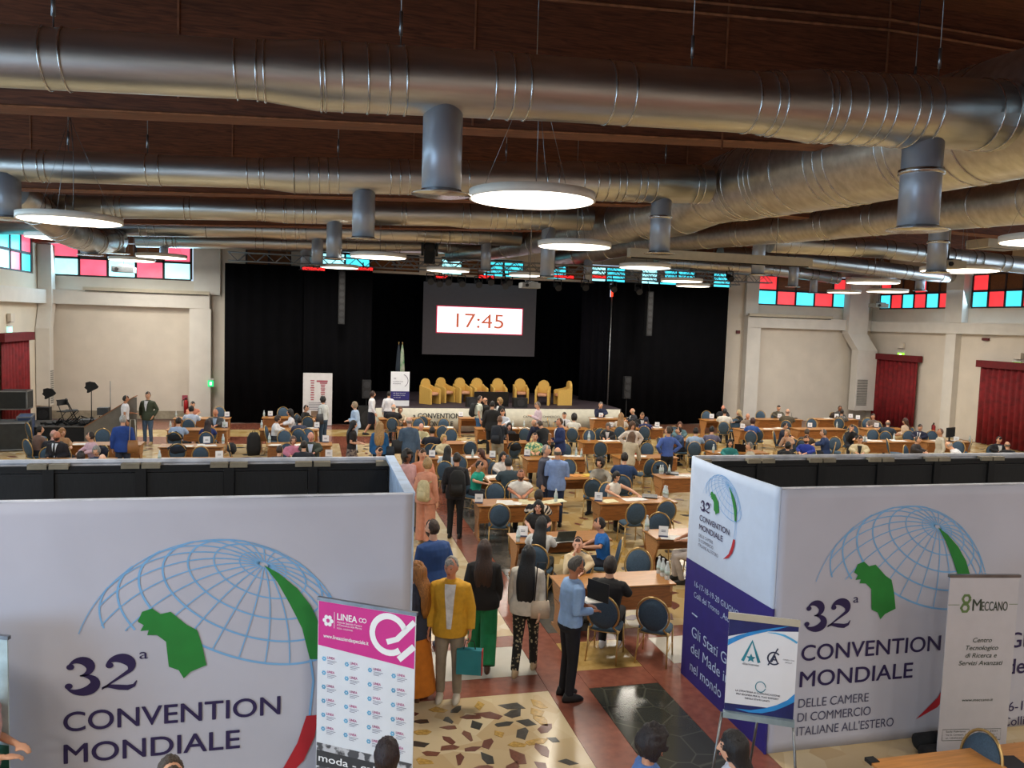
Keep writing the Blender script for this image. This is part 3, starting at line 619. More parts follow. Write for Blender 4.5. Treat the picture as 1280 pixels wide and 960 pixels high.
def booth(name, label, u0, u1, v0, v1, open_side, seed):
    root = empty(name, (0, 0, 0), 0, label, 'booth'); F = frame((u0, v0, 0), (1, 0, 0)); sheet(F, u1-u0, BZ, root, 'front_cloth', seed=seed)
    # back wall: cloth outside, framed dark panels inside
    b = MB().use(EDGEW); b.box(*span(u0, u1, v1-.02, v1+.03, BZ-.03, BZ+.005)); b.box(*span(u0, u1, v1+.01, v1+.03, 0, BZ-.03)); b.build('back_wall', root)
    w = .93; x = u0 if open_side > 0 else u1; n = int((u1-u0)/w)+1
    for i in range(n):
        a = (u0+i*w) if open_side > 0 else (u1-(i+1)*w); c = min(a+w, u1); a = max(a, u0)
        if c-a < .1: continue
        p = MB().use(PANB); p.box(*span(a+.06, c-.06, v1-.07, v1-.045, .05, BZ-.14)); p.build('inner_panel', root)
        p = MB().use(BLACK); p.box(*span(a, a+.055, v1-.10, v1-.03, 0, BZ-.06)); p.box(*span(c-.055, c, v1-.10, v1-.03, 0, BZ-.06)); p.box(*span(a, c, v1-.08, v1-.03, BZ-.13, BZ-.06)); p.build('panel_frame', root)
        for q0 in (a+.01, c-.2): p = MB().use(mat('8f8672', .6)); p.box(*span(q0, q0+.19, v1-.11, v1-.02, BZ-.085, BZ-.03)); p.build('cloth_clip', root)
        if i: p = MB().use(STEEL); xx = a if open_side > 0 else c; p.box((xx, v1-.12, BZ-.55), (.035, .03, .24)); p.build('joint_clamp', root)
    e = MB().use(EDGEW); e.box(*span(u0, u1, v0+.0, v0+.035, BZ-.002, BZ+.012)); e.build('front_top_edge', root)
    return root, F
bl, F = booth('exhibition_booth', 'white cloth booth at lower left with globe print', -4.8, .94, 7.55, 9.62, -1, 1)
e = MB().use(mat('b9cdea', .6, var=.1)); e.box(*span(.90, .96, 7.56, 9.62, 0, BZ)); e.box(*span(.86, .965, 7.56, 9.66, BZ-.02, BZ+.016)); e.build('side_cloth', bl)
F = frame((-2.10, 7.547, .86), (1, 0, 0)); logo(F, (1, 1), bl)
br, F = booth('exhibition_booth', 'white and navy booth at lower right with globe print', 4.86, 13.5, 7.45, 9.5, 1, 5)
F = frame((5.21, 7.447, 1.02), (1, 0, 0)); logo(F, (.98, 1), br)
t = MB().use(DARKT); F = frame((0, 7.447, 0), (1, 0, 0))
put(t, F, 'Gli Stati Generali', 7.98, .98, .19, 1.9, bold=.012); put(t, F, 'del Made in Italy', 7.98, .66, .19, 1.85, bold=.012); put(t, F, '16-17-18-19-20 GIUGNO 2023', 7.98, .20, .12, 2.4)
put(t, F, 'CONVENTION', 8.35, 2.16, .05, .5); put(t, F, 'Colli del Tronto _Ascoli Piceno', 7.98, -.0+.02, .11, 2.2); t.build('second_lettering', br)
sd = frame((4.83, 9.50, 0), (0, -1, 0)); e = sheet(sd, 2.04, BZ, br, 'side_cloth', mat('c2cfe4', .65, var=.02), .008, 3)  # bluish daylight on this side is painted into the white cloth's colour
e = MB().use(mat('2a2379', .6, var=.04)); poly(e, sd, [(0.0, .0), (2.04, .0), (2.04, 1.62), (0, 1.58)], .004); e.build('navy_field', br)
e = MB().use(mat('2a2379', .6)); F = frame((4.832, 7.441, 0), (1, 0, 0)); poly(e, F, [(0, 0), (.13, 0), (.13, 1.62), (0, 1.62)], .001) if False else e.box(*span(4.82, 4.845, 7.44, 7.46, 0, 1.62)); e.build('navy_edge', br)
F = frame((4.827, 9.19, 2.16), (0, -1, 0)); logo(F, (.41, .40), br, True)
t = MB().use(mat('b8cdf2', .6)); F = frame((4.827, 9.5, 0), (0, -1, 0))
for s, x, y, c, w in (('16-17-18-19-20 GIUGNO 2023', .27, 1.28, .075, 1.35), ('Colli del Tronto _Ascoli Piceno', .27, 1.14, .075, 1.3), ('Gli Stati Generali', .26, .62, .14, 1.5), ('del Made in Italy', .26, .40, .14, 1.4), ('nel mondo', .26, .16, .14, .82)): put(t, F, s, x, y, c, w, depth=.006)
t.box(*span(4.81, 4.816, 9.10, 9.24, .91, .925)); t.build('side_lettering', br)
# ------------------------------------------------------------------ roll-up banners
def rollup(label, A, B, h, m=mat('dfe3ea', .5, var=.02)):
    A, B = Vector(A), Vector(B); X = (B-A); w = Vector((X.x, X.y)).length; ang = math.atan2(X.y, X.x)
    root = empty('rollup_banner', (A.x, A.y, 0), ang, label, 'banner'); F = frame((0, 0, 0), (1, 0, 0))
    b = MB().use(m); b.box((w/2, .005, h/2+.03), (w, .01, h-.1)); b.build('print_sheet', root)
    b = MB().use(STEEL); b.box((w/2, .01, h-.01), (w+.02, .035, .03)); b.build('top_rail', root)
    b = MB().use(mat('9a9a9c', .35, .8)); b.box((w/2, .03, .05), (w+.04, .16, .09)); b.box((.1, .0, .012), (.06, .35, .02)); b.box((w-.1, 0, .012), (.06, .35, .02)); b.build('base_case', root)
    b = MB().use(STEEL); b.tube([(w/2, .06, .1), (w/2, .04, h-.02)], .012, 6); b.build('support_pole', root)
    return root, F, w
MAG = mat('d12a8c', .5, var=.03); LB = mat('6fb7e0', .5); PK = mat('c05090', .5); GT = mat('8c8ca0', .6); WT = mat('f2f2f4', .5, var=.01)
A, B = PZ(398, 748, 2.05), PZ(520, 768, 2.05); A.z = B.z = 0
rb, F, w = rollup('tall magenta and white roll-up banner before the left booth', A, B, 2.06)
b = MB().use(MAG); poly(b, F, [(0.005, 1.62), (w-.005, 1.56), (w-.005, 2.03), (.005, 2.03)], .001); b.build('magenta_header', rb)
b = MB().use(WT); s = arc(.72, 1.83, .165, .165, 25, 310, 24); stroke(b, F, s, .055, .003); stroke(b, F, [(.70, 1.76), (.80, 1.80), (w-.01, 1.98)], .05, .003); stroke(b, F, [(.82, 1.62), (w-.01, 1.76)], .055, .003)
for k in range(6): a = k*math.pi/3; poly(b, F, arc(.105+.036*math.cos(a), 1.86+.036*math.sin(a), .02, .02, 0, 330, 10), .003)
stroke(b, F, [(.17, 1.80), (.17, 1.95)], .004); put(b, F, 'LINEA', .20, 1.885, .062, .2, bold=.02); stroke(b, F, arc(.44, 1.915, .018, .018, 0, 360, 12), .007); stroke(b, F, arc(.475, 1.915, .018, .018, 0, 360, 12), .007)
put(b, F, 'Azienda Speciale Camera', .20, 1.855, .018, .25); put(b, F, 'di Commercio delle Marche', .20, 1.83, .018, .25); put(b, F, 'MODA - CALZATURE', .20, 1.80, .014, .16); put(b, F, 'www.lineaaziendaspeciale.it', .06, 1.70, .036, .46, bold=.012); b.build('header_lettering', rb)
b = MB()
for r in range(6):
    for c in range(4):
        x, y = .05+c*.235, 1.50-r*.132-c*.012; b.use(LB)
        for k in range(6): a = k*math.pi/3; poly(b, F, arc(x+.02+.014*math.cos(a), y+.014*math.sin(a), .009, .009, 0, 300, 6), .002)
        b.use(PK); put(b, F, 'LINEA', x+.055, y+.006, .024, .075, depth=.002, bold=.015); b.use(GT)
        for q in range(3): stroke(b, F, [(x+.055, y-.010-q*.014), (x+.15-.02*q, y-.010-q*.014)], .005, .002)
b.build('repeated_small_logos', rb)
b = MB().use(mat('b9b9be', .5, kind='patch', c2='4d4d52', scale=9)); poly(b, F, [(.005, .1), (w-.005, .1), (w-.005, .70), (.005, .70)], .001); b.build('lace_print', rb)
b = MB().use(mat('3a3a3e', .5)); poly(b, F, [(.005, .48), (w-.005, .48), (w-.005, .63), (.005, .63)], .002); b.build('dark_strip', rb)
b = MB().use(WT); put(b, F, 'moda - calzature', .03, .53, .07, .94, depth=.004, bold=.01); b.build('lace_lettering', rb)
A, B = PZ(1188, 719, 2.06), PZ(1275, 719, 2.06); A.z = B.z = 0
rb, F, w = rollup('narrow white roll-up banner with green nut emblem, right booth', A, B, 2.06, mat('bcbac0', .5, var=.02))
GN = mat('5f7a4a', .5); GD = mat('39453a', .5); b = MB().use(GN)
for cx, cy in ((.205, 1.80), (.195, 1.70)): stroke(b, F, [(cx+.045*math.cos(k*math.pi/3), cy+.045*math.sin(k*math.pi/3)) for k in range(7)], .03, .003)
stroke(b, F, [(.0, 1.735), (.13, 1.735)], .006); stroke(b, F, [(.70, 1.74), (w, 1.74)], .006); b.build('nut_emblem', rb)
b = MB().use(GD); put(b, F, 'M', .28, 1.67, .135, .10, bold=.01, depth=.003); put(b, F, 'ECCANO', .385, 1.67, .105, .30, bold=.01, depth=.003)
for s, y, ww in (('Centro', 1.32, .22), ('Tecnologico', 1.235, .38), ('di Ricerca e', 1.15, .36), ('Servizi Avanzati', 1.065, .50)): put(b, F, s, w/2+.02, y, .052, ww, center=True, shear=.25, bold=.012, depth=.003)
put(b, F, 'www.meccano.it', w/2+.02, .66, .034, .36, center=True, shear=.2, bold=.01, depth=.003)
for cx, a1, a2, a3 in ((.20, 'Sede Fabriano', 'Via G. Ceresani, 1', 'tel. +39.0732.4343.1'), (.57, 'Sede Jesi', 'Via S. di Pilastro, 1', 'tel. +39.0731.208908')):
    P = [(cx-.155, .22), (cx+.155, .22), (cx+.155, .345), (cx-.155, .345), (cx-.155, .22)]; stroke(b, F, P, .006, .003)
    for s, y in ((a1, .312), (a2, .275), (a3, .238)): put(b, F, s, cx, y, .02, .23, center=True, depth=.003)
b.build('lettering', rb)
# corner of a further banner at the left picture edge
A, B = PZ(-70, 790, 1.9), PZ(9, 799, 1.9); A.z = B.z = 0
rb, F, w = rollup('white roll-up banner cut by the left picture edge', A, B, 1.92, mat('b9cdd2', .5))
b = MB().use(mat('2f6f5a', .5)); poly(b, F, [(0, .2), (w, .2), (w, 1.0), (.2, 1.0)], .001); b.build('green_print', rb)
# flip chart on an easel
A, B = PZ(912, 765, 1.95), PZ(999, 775, 1.95); A.z = B.z = 0; X = B-A; w = X.length; ang = math.atan2(X.y, X.x)
fc = empty('flipchart_easel', (A.x, A.y, 0), ang, 'flip chart easel with blue and white poster beside right booth', 'easel')
F = frame((0, 0, 0), (1, 0, 0)); z0, z1 = 1.0, 1.95
b = MB().use(mat('e4e6ec', .4, var=.01)); b.box((w/2, 0, (z0+z1)/2), (w, .012, z1-z0)); b.build('poster_sheet', fc)
b = MB().use(BEI); b.box((w/2, -.008, z1-.03), (w+.02, .03, .06)); b.build('clamp_rail', fc)
b = MB().use(mat('9fb4bd', .4, .3)); b.box((w/2, -.02, z0-.03), (w+.02, .06, .055)); b.build('pen_tray', fc)
NB = mat('232a66', .5); CB = mat('2f8fd8', .5); CL = mat('5fb7e8', .5)
b = MB().use(NB); poly(b, F, [(0, 1.89), (0, 1.72), (.25, 1.80), (w, 1.84), (w, 1.89)], .008); poly(b, F, [(0, 1.0), (w, 1.0), (w, 1.2), (.42, 1.08), (0, 1.07)], .008)
b.use(CB); poly(b, F, [(0, 1.69), (.08, 1.735), (.18, 1.78), (.30, 1.82), (.42, 1.855), (.54, 1.885), (.42, 1.835), (.28, 1.785), (.16, 1.735), (.07, 1.68), (0, 1.63)], .011); poly(b, F, [(.10, 1.03), (.24, 1.035), (.36, 1.07), (.47, 1.12), (.56, 1.18), (w, 1.25), (w, 1.17), (.55, 1.12), (.45, 1.06), (.34, 1.02), (.22, 1.01)], .011)
b.use(CL); stroke(b, F, [(.35, 1.80), (.42, 1.803), (.5, 1.79), (.56, 1.765), (w-.005, 1.735)], [.004, .012, .02, .02, .02], .012); b.build('poster_waves', fc)
b = MB().use(mat('2d8aa0', .5)); stroke(b, F, [(.14, 1.50), (.22, 1.70), (.29, 1.50)], .028, .01); poly(b, F, [(.215+(.045 if k % 2 == 0 else .02)*math.sin(k*math.pi/5), 1.535+(.045 if k % 2 == 0 else .02)*math.cos(k*math.pi/5)) for k in range(10)], .011)
stroke(b, F, arc(.315, 1.27, .045, .05, 0, 350, 20), .008, .01); b.build('teal_logos', fc)
b = MB().use(mat('2d3450', .5)); stroke(b, F, arc(.42, 1.56, .055, .058, 40, 320, 20), .014, .01); put(b, F, 'A', .395, 1.525, .07, .06, bold=.02, depth=.012); stroke(b, F, [(.37, 1.49), (.45, 1.66)], .012, .012)
put(b, F, 'diamante', .215, 1.465, .022, .15, center=True, depth=.01); put(b, F, 'CONSULTING', .55, 1.555, .012, .1, center=True, depth=.01); put(b, F, 'GROUP', .55, 1.53, .012, .06, center=True, depth=.01)
for s, y, ww in (('LA STRATEGIA di COMUNICAZIONE', 1.20, .40), ("PIU' IDONEA PER IL TUO EXPORT", 1.168, .38), ('NEGLI STATI UNITI', 1.136, .22)): put(b, F, s, w*.47, y, .017, ww, center=True, bold=.015, depth=.01)
b.build('lettering', fc)
for s, (x0, y0, x1, y1) in enumerate(((-.02, .0, -.12, -.05), (w+.0, .0, w+.10, -.05), (w/2, .03, w/2-.02, .62))):
    b = MB().use(STEEL, True); b.tube([(x0, y0, z0-.03), (x1, y1, .0)], .013, 7); b.build('leg', fc)
# ------------------------------------------------------------------ desks
ROWN = {1: 'first', 2: 'second', 3: 'third', 4: 'fourth', 5: 'fifth', 6: 'sixth', 7: 'seventh', 8: 'last'}
DESKS = []
def desk_mesh(w, panel):
    parts = {}
    D = .66
    b = MB().use(WOODT); b.box((w/2, D/2, .745), (w, D, .022)); b.use(EDGE); b.box((w/2, D/2, .729), (w-.006, D-.006, .010)); parts['desk_top'] = b.mesh()
    b = MB().use(WOODL); P = [(.03, 0), (.63, 0), (.63, .04), (.52, .05), (.46, .3), (.62, .62), (.62, .724), (.04, .724), (.04, .62), (.18, .3), (.14, .05), (.03, .04)]
    b.prism(P, -.018, .018, Matrix(((0, 0, 1, 0), (1, 0, 0, 0), (0, 1, 0, 0), (0, 0, 0, 1)))); parts['side_panel'] = b.mesh()
    b = MB().use(WOOD)
    y = .05 if panel < 0 else .60
    b.box((w/2, y, .55), (w-.08, .018, .345)); parts['modesty_panel'] = b.mesh()
    b = MB().use(WOOD); b.box((w/2, .62 if panel < 0 else .05, .69), (w-.08, .018, .06)); parts['apron'] = b.mesh()
    b = MB().use(mat('6b4526', .6)); b.box((w/2, .40, .45), (w-.08, .3, .012)); parts['shelf'] = b.mesh(); return parts
DM = {}
def desk(px, py, wpx, col, row, panel=-1, w=1.84):
    p = PZ(px, py, .76); k = (round(w, 2), panel)
    if k not in DM: DM[k] = desk_mesh(*k)
    lb = 'brown wooden desk, %s, %s row from the front' % (col, ROWN[row]) if row < 8 else 'brown wooden desk, %s, last row before the stage' % col
    root = empty('desk', (p.x, p.y, 0), 0, lb, 'desk', 'brown conference desks')
    for n, me in DM[k].items():
        if n == 'side_panel': inst(n, me, root, (.06, 0, 0)); inst(n, me, root, (w-.06, 0, 0))
        elif n == 'shelf' and panel < 0: inst(n, me, root, (0, 0, 0))
        elif n != 'shelf': inst(n, me, root, (0, 0, 0))
    DESKS.append((p.x, p.y, w, col, row)); return root
CN = {'a': 'aisle column', 'b': 'second column', 'c': 'third column', 'd': 'fourth column', 'e': 'fifth column', 'f': 'sixth column', 'g': 'rightmost column', 'l': 'leftmost column', 'm': 'column left of the aisle', 'k': 'column by the left equipment'}
for px, py, c, r, pn, w in [(703, 736.5, 'a', 1, -1, 1.80), (644.8, 678.4, 'a', 2, 1, 1.8), (597.5, 632.6, 'a', 3, -1, 1.83), (569, 600.4, 'a', 4, 1, 1.84), (536, 573.5, 'a', 5, -1, 1.9), (520, 555, 'a', 6, -1, 1.93), (498, 536, 'a', 7, -1, 2.0), (474, 524, 'a', 8, -1, 2.0),
    (820.6, 673.3, 'b', 2, 1, 1.84), (749.5, 629.8, 'b', 3, -1, 1.83), (701, 599, 'b', 4, 1, 1.85), (658.4, 574.5, 'b', 5, -1, 1.81), (615, 554, 'b', 6, -1, 1.9), (596, 536.5, 'b', 7, -1, 1.95), (575, 523, 'b', 8, 1, 1.95),
    (827.8, 598, 'c', 4, -1, 1.84), (774, 573, 'c', 5, -1, 1.9), (728.6, 553.6, 'c', 6, -1, 1.95), (674, 537, 'c', 7, -1, 2.0), (742, 524, 'c', 8, -1, 1.95),
    (893, 567, 'd', 5, -1, 1.9), (829, 551, 'd', 6, -1, 1.95), (769, 536.7, 'd', 7, -1, 2.0), (925.3, 537.5, 'e', 7, -1, 2.05), (882, 525.7, 'e', 8, 1, 1.95), (998.4, 537, 'f', 7, -1, 2.2), (948, 524.7, 'f', 8, -1, 2.2),
    (1080.6, 553, 'f', 6, -1, 2.4), (1084, 537, 'g', 7, -1, 2.0), (1023.7, 524.7, 'g', 8, -1, 2.1), (1160, 553, 'g', 6, -1, 1.95),
    (197, 559, 'l', 6, -1, 1.75), (207, 537.7, 'l', 7, -1, 1.9), (215.5, 523.6, 'l', 8, -1, 1.95), (195, 577, 'l', 5, -1, 1.8), (332.6, 557, 'm', 6, -1, 1.9), (323.3, 537.7, 'm', 7, -1, 1.95), (327, 522.7, 'm', 8, -1, 2.0), (345, 577, 'm', 5, -1, 1.8), (84, 556.5, 'k', 6, -1, 1.9), (40, 578, 'k', 5, -1, 1.8)]:
    desk(px, py, 0, CN[c], r, pn, w)
# the near desk at the lower right corner
nd = empty('desk', (4.92, 5.20, 0), 0, 'light wood desk at the lower right corner of the picture', 'desk')
ndt = MB().use(mat('c98a4a', .35, kind='wood', var=.1, scale=2)); ndt.box((1.25, .38, .745), (2.5, .76, .025)); ndt.build('desk_top', nd)
for x in (.06, 2.4): b = MB().use(WOODL); b.box((x, .38, .366), (.04, .66, .732)); b.build('side_panel', nd)
b = MB().use(WOOD); b.box((1.23, .62, .5), (2.3, .02, .4)); b.build('modesty_panel', nd)
b = MB().use(BLACK); b.box((.04, .75, .748), (.09, .09, .034)); b.build('corner_cap', nd)
DESKS.append((4.92, 5.20, 2.5, 'near corner', 0))
# ------------------------------------------------------------------ chairs
def chair_parts():
    P = {}
    def bz(z): return .19+.10*(z-.45)/.5   # backrest rake
    b = MB().use(CHBLUE, True); n = 28; vs = []; fs = []
    for side, yy in ((0, -.022), (1, .022)):
        vs.append((0, bz(.70)+yy*1.6, .70))
        for rr in (.55, 1.0):
            for i in range(n):
                a = 2*math.pi*i/n; x = .20*rr*math.cos(a); z = .70+.235*rr*math.sin(a); vs.append((x, bz(z)+yy*(1.4 if rr < 1 else .5), z))
    m = 1+2*n
    for s in (0, 1):
        o = s*m
        for i in range(n):
            j = (i+1) % n; f = (o, o+1+i, o+1+j); g = (o+1+i, o+1+n+i, o+1+n+j, o+1+j)
            if s: f = f[::-1]; g = g[::-1]
            fs += [f, g]
    for i in range(n): j = (i+1) % n; fs.append((1+n+i, m+1+n+i, m+1+n+j, 1+n+j))
    b.add(vs, fs); P['backrest'] = b.mesh()
    b = MB().use(CHSEAT, True); b.rings([((0, -.03, .41), .20, .20), ((0, -.03, .43), .225, .225), ((0, -.03, .465), .225, .225), ((0, -.03, .485), .19, .19)], 20, sq=.6); P['seat'] = b.mesh()
    b = MB().use(GOLD, True)
    b.tube([(-.19, .17, .44)] + [(-.222*math.cos(a), bz(.70+.26*math.sin(a)), .70+.26*math.sin(a)) for a in [math.radians(-50+280*i/22) for i in range(23)]] + [(.19, .17, .44)], .014, 7); P['back_frame'] = b.mesh()
    b = MB().use(GOLD, True); b.tube([(-.2, -.23, .415), (.2, -.23, .415), (.21, .17, .415), (-.21, .17, .415)], .013, 6, closed=True); P['seat_frame'] = b.mesh()
    for s in (-1, 1):
        b = MB().use(GOLD, True); b.tube([(s*.2, -.22, .42), (s*.205, -.235, .2), (s*.21, -.25, .0)], [.014, .013, .011], 7); P['leg_f%d' % s] = b.mesh()
        b = MB().use(GOLD, True); b.tube([(s*.2, .17, .46), (s*.205, .20, .2), (s*.215, .27, .0)], [.014, .013, .011], 7); P['leg_b%d' % s] = b.mesh()
    b = MB().use(GOLD, True)
    for s in (-1, 1): b.tube([(s*.205, -.236, .18), (s*.206, .203, .18)], .008, 5)
    P['stretcher'] = b.mesh(); return P
CP = chair_parts(); CHAIRS = []; LABELS = {}
def face_rz(x, y, f):
    d = Vector((-x, -y)).normalized(); return math.atan2(d.y, d.x)+math.pi/2+math.radians(f)
def nearest_desk(x, y, cut=1.9):
    best = None
    for (dx, dy, w, col, row) in DESKS:
        cx, cy = dx+w/2, dy+.33; d = math.hypot((x-cx)*.8, y-cy)
        if best is None or d < best[0]: best = (d, dx, dy, w, col, row)
    return best
def desk_phrase(x, y):
    d, dx, dy, w, col, row = nearest_desk(x, y)
    side = 'stage' if y > dy+.33 else 'camera'; h = 'left' if x < dx+w*.36 else ('right' if x > dx+w*.64 else 'middle')
    rn = ROWN.get(row, 'nearest'); return side, h, col, rn, (x < dx-.1 or x > dx+w+.1)
def uniq(lb):
    k = LABELS.get(lb, 0); LABELS[lb] = k+1; return lb if k == 0 else lb+[', the second one', ', the third one', ', the fourth one', ', the fifth one'][min(k-1, 3)]
def avoid(x, y, r_out, f=90):
    for (dx, dy, w, col, row) in DESKS:
        if dx-.18 < x < dx+w+.18 and dy-r_out < y < dy+.66+r_out:
            near_side = y < dy+.33
            if abs(f) < 60 and y > dy-.05: near_side = False
            if abs(f) > 120 and y < dy+.72: near_side = True
            y = dy-r_out if near_side else dy+.66+r_out
    return x, y
def chair(x, y, rz, label):
    root = empty('banquet_chair', (x, y, 0), rz, label, 'chair', 'blue oval-back banquet chairs')
    for n, me in CP.items(): inst('leg' if n.startswith('leg') else n, me, root, (0, 0, 0))
    CHAIRS.append((x, y)); CHLIST.append(root); return root
CHLIST = []
CHAIR_PX = [(769, 771, 162), (817, 766, 170), (798, 705, 0), (794, 641, -158), (832, 638, -158), (824, 654, 180), (787.5, 604, 0), (811, 583, -140), (825, 586, 180), (624.5, 643, 180), (597.5, 611, 180), (619, 617, 0), (642.5, 618, 0), (608.3, 583, 180), (574, 580, 0),
    (588, 560, 180), (541, 560, 0), (553, 540, 180), (563.8, 545, 0), (554.4, 531, 0), (527, 526, 180), (523, 531, 0), (517, 517, 0), (493.4, 530.6, 180), (643, 561.6, -150), (656, 542.8, 180), (687, 529.7, 90), (706, 563.4, 0), (698.4, 518, 0),
    (725.8, 542.8, 180), (736.6, 545.6, 0), (750.6, 542.8, 180), (758, 544.7, 0), (750.6, 560.6, 180), (809, 562.5, 0), (710.6, 584.8, 0), (735, 578.8, 90), (741, 609.7, 180), (752.8, 612.5, 0), (852, 560.6, 180), (869.7, 559.7, 180), (899.7, 558.8, 180), (842.5, 541, 0), (883, 520.3, 0),
    (946.9, 543.4, 180), (950.6, 520, 0), (919, 530, 0), (995.6, 532, -90), (1014.4, 530.3, 0), (1026.6, 531, 0), (1066, 538.8, 0), (1063, 545.3, 180), (1043.4, 554.7, 0), (1037.8, 560.3, 0), (1083.8, 529.4, 0), (1091, 544.4, 0), (1110.7, 542.5, 180), (1135.6, 546, 0), (1111.6, 557, 100), (1211, 557, -90), (1164.8, 546, 0), (1197.5, 559.7, 0),
    (37.5, 537.5, 110), (128.4, 546, 0), (221.6, 565, 180), (250.6, 568, 180), (289.6, 564, 95), (262, 542.5, 180), (256, 547, 180), (274, 516, 0), (353.8, 516.3, 0), (338.8, 544.4, 180), (355.6, 547, 0), (374.4, 543.4, 180), (384.7, 528.4, 180), (384.7, 545, 0), (358.4, 563, 180), (357.5, 570, 0), (572, 586, 0), (734, 705, 0)]
# ------------------------------------------------------------------ people
SKIN = ['d9a383', 'e0b192', 'c98f6d', '9a6244', '6a412c', 'e6bda0']
def hair_mat(c): return mat(c, .5, var=.3, scale=9, bump=.5, kind='streak')
def Rx(a): return Matrix.Rotation(math.radians(a), 3, 'X')
def skeleton(pose, sex, lean=None):
    J = {}; seated = pose.startswith('sit'); dz = -.42 if seated else 0
    base = {'stand': 2, 'hold': 3, 'phone': 3, 'hip': 0, 'pockets': -1, 'walk': 2, 'walk2': 2, 'cross': 0, 'bend': 48, 'bag': 0, 'gest': 2, 'sit': 9, 'sitface': 14, 'sitlap': 2, 'sitreach': 12, 'sitlean': 26, 'sitback': -6}[pose]
    ln = base if lean is None else lean
    piv = Vector((0, 0, .95)); R = Rx(ln)
    def T(p): q = Vector(p)-piv; return piv+R @ q+Vector((0, 0, dz))
    k = 1.0 if sex == 'm' else .9
    J['T'] = T; J['R'] = R; J['dz'] = dz; J['k'] = k
    sh = {s: T((s*.172*k, .0, 1.380)) for s in (-1, 1)}
    if seated: E = {s: Vector((s*.25*k, -.10, .86)) for s in (-1, 1)}; Wr = {s: Vector((s*.10, -.34, .80)) for s in (-1, 1)}
    else: E = {s: T((s*.235*k, .03, 1.12)) for s in (-1, 1)}; Wr = {s: T((s*.245*k, -.05, .87)) for s in (-1, 1)}
    if pose in ('hold',): E = {s: T((s*.235*k, .03, 1.13)) for s in (-1, 1)}; Wr = {s: T((s*.10, -.23, 1.10)) for s in (-1, 1)}
    if pose == 'phone': E = {s: T((s*.22*k, -.02, 1.15)) for s in (-1, 1)}; Wr = {s: T((s*.06, -.25, 1.26)) for s in (-1, 1)}
    if pose == 'gest': E[1] = T((.22, -.04, 1.14)); Wr[1] = T((.12, -.30, 1.12))
    if pose == 'hip': E[-1] = T((-.36, .08, 1.20)); Wr[-1] = T((-.19, -.02, 1.02)); E[1] = T((.34, .08, 1.2)); Wr[1] = T((.19, -.02, 1.02))
    if pose == 'pockets':
        for s in (-1, 1): E[s] = T((s*.27, .08, 1.15)); Wr[s] = T((s*.20, -.05, .94))
    if pose == 'cross':
        for s in (-1, 1): E[s] = T((s*.235, -.03, 1.13)); Wr[s] = T((-s*.08, -.20, 1.16))
    if pose == 'bend':
        for s in (-1, 1): E[s] = sh[s]+Vector((s*.05, -.10, -.24)); Wr[s] = E[s]+Vector((0, -.08, -.21))
    if pose in ('walk', 'walk2'):
        q = 1 if pose == 'walk' else -1
        E[1] = T((.23*k, .07*q, 1.13)); Wr[1] = T((.22*k, .06*q, .89)); E[-1] = T((-.23*k, -.02*q, 1.12)); Wr[-1] = T((-.22*k, -.14*q, .90))
    if pose == 'sitface': Wr[-1] = T((-.05, -.12, 1.50)); E[-1] = T((-.16, -.25, 1.22))
    if pose == 'sitlap':
        for s in (-1, 1): E[s] = T((s*.23*k, .0, 1.14)); Wr[s] = Vector((s*.10, -.26, .68))
    if pose == 'sitreach': E[1] = Vector((.32, -.26, .88)); Wr[1] = Vector((.40, -.50, .80))
    if pose == 'sitback':
        E[1] = T((.34, .08, 1.2)); Wr[1] = T((.50, .0, 1.3))
    J['sh'], J['el'], J['wr'] = sh, E, Wr
    J['neck'] = T((0, .012, 1.45)); J['head'] = T((0, -.012, 1.605))
    if seated:
        J['hip'] = {s: Vector((s*.09, -.02, .53)) for s in (-1, 1)}; J['kn'] = {s: Vector((s*.11, -.43, .51)) for s in (-1, 1)}; J['an'] = {s: Vector((s*.11, -.40+.10*(s > 0), .08)) for s in (-1, 1)}
    else:
        J['hip'] = {s: Vector((s*.085, 0, .93)) for s in (-1, 1)}; J['kn'] = {s: Vector((s*.095, -.015, .50)) for s in (-1, 1)}; J['an'] = {s: Vector((s*.10, .02, .08)) for s in (-1, 1)}
        if pose in ('walk', 'walk2'):
            q = 1 if pose == 'walk' else -1
            J['kn'][q] = Vector((q*.09, -.14, .52)); J['an'][q] = Vector((q*.09, -.20, .08)); J['kn'][-q] = Vector((-q*.09, .04, .49)); J['an'][-q] = Vector((-q*.09, .25, .14))
    return J
def head_fn(d):
    x, y, z = d
    r = Vector((x*.076, y*.096, z*.118))
    if z < 0: r.x *= 1-.30*(-z)**1.4; r.y *= 1-.12*(-z) if y < 0 else 1-.35*(-z)
    if y < -.5 and z > -.3: r.y *= .97
    return r
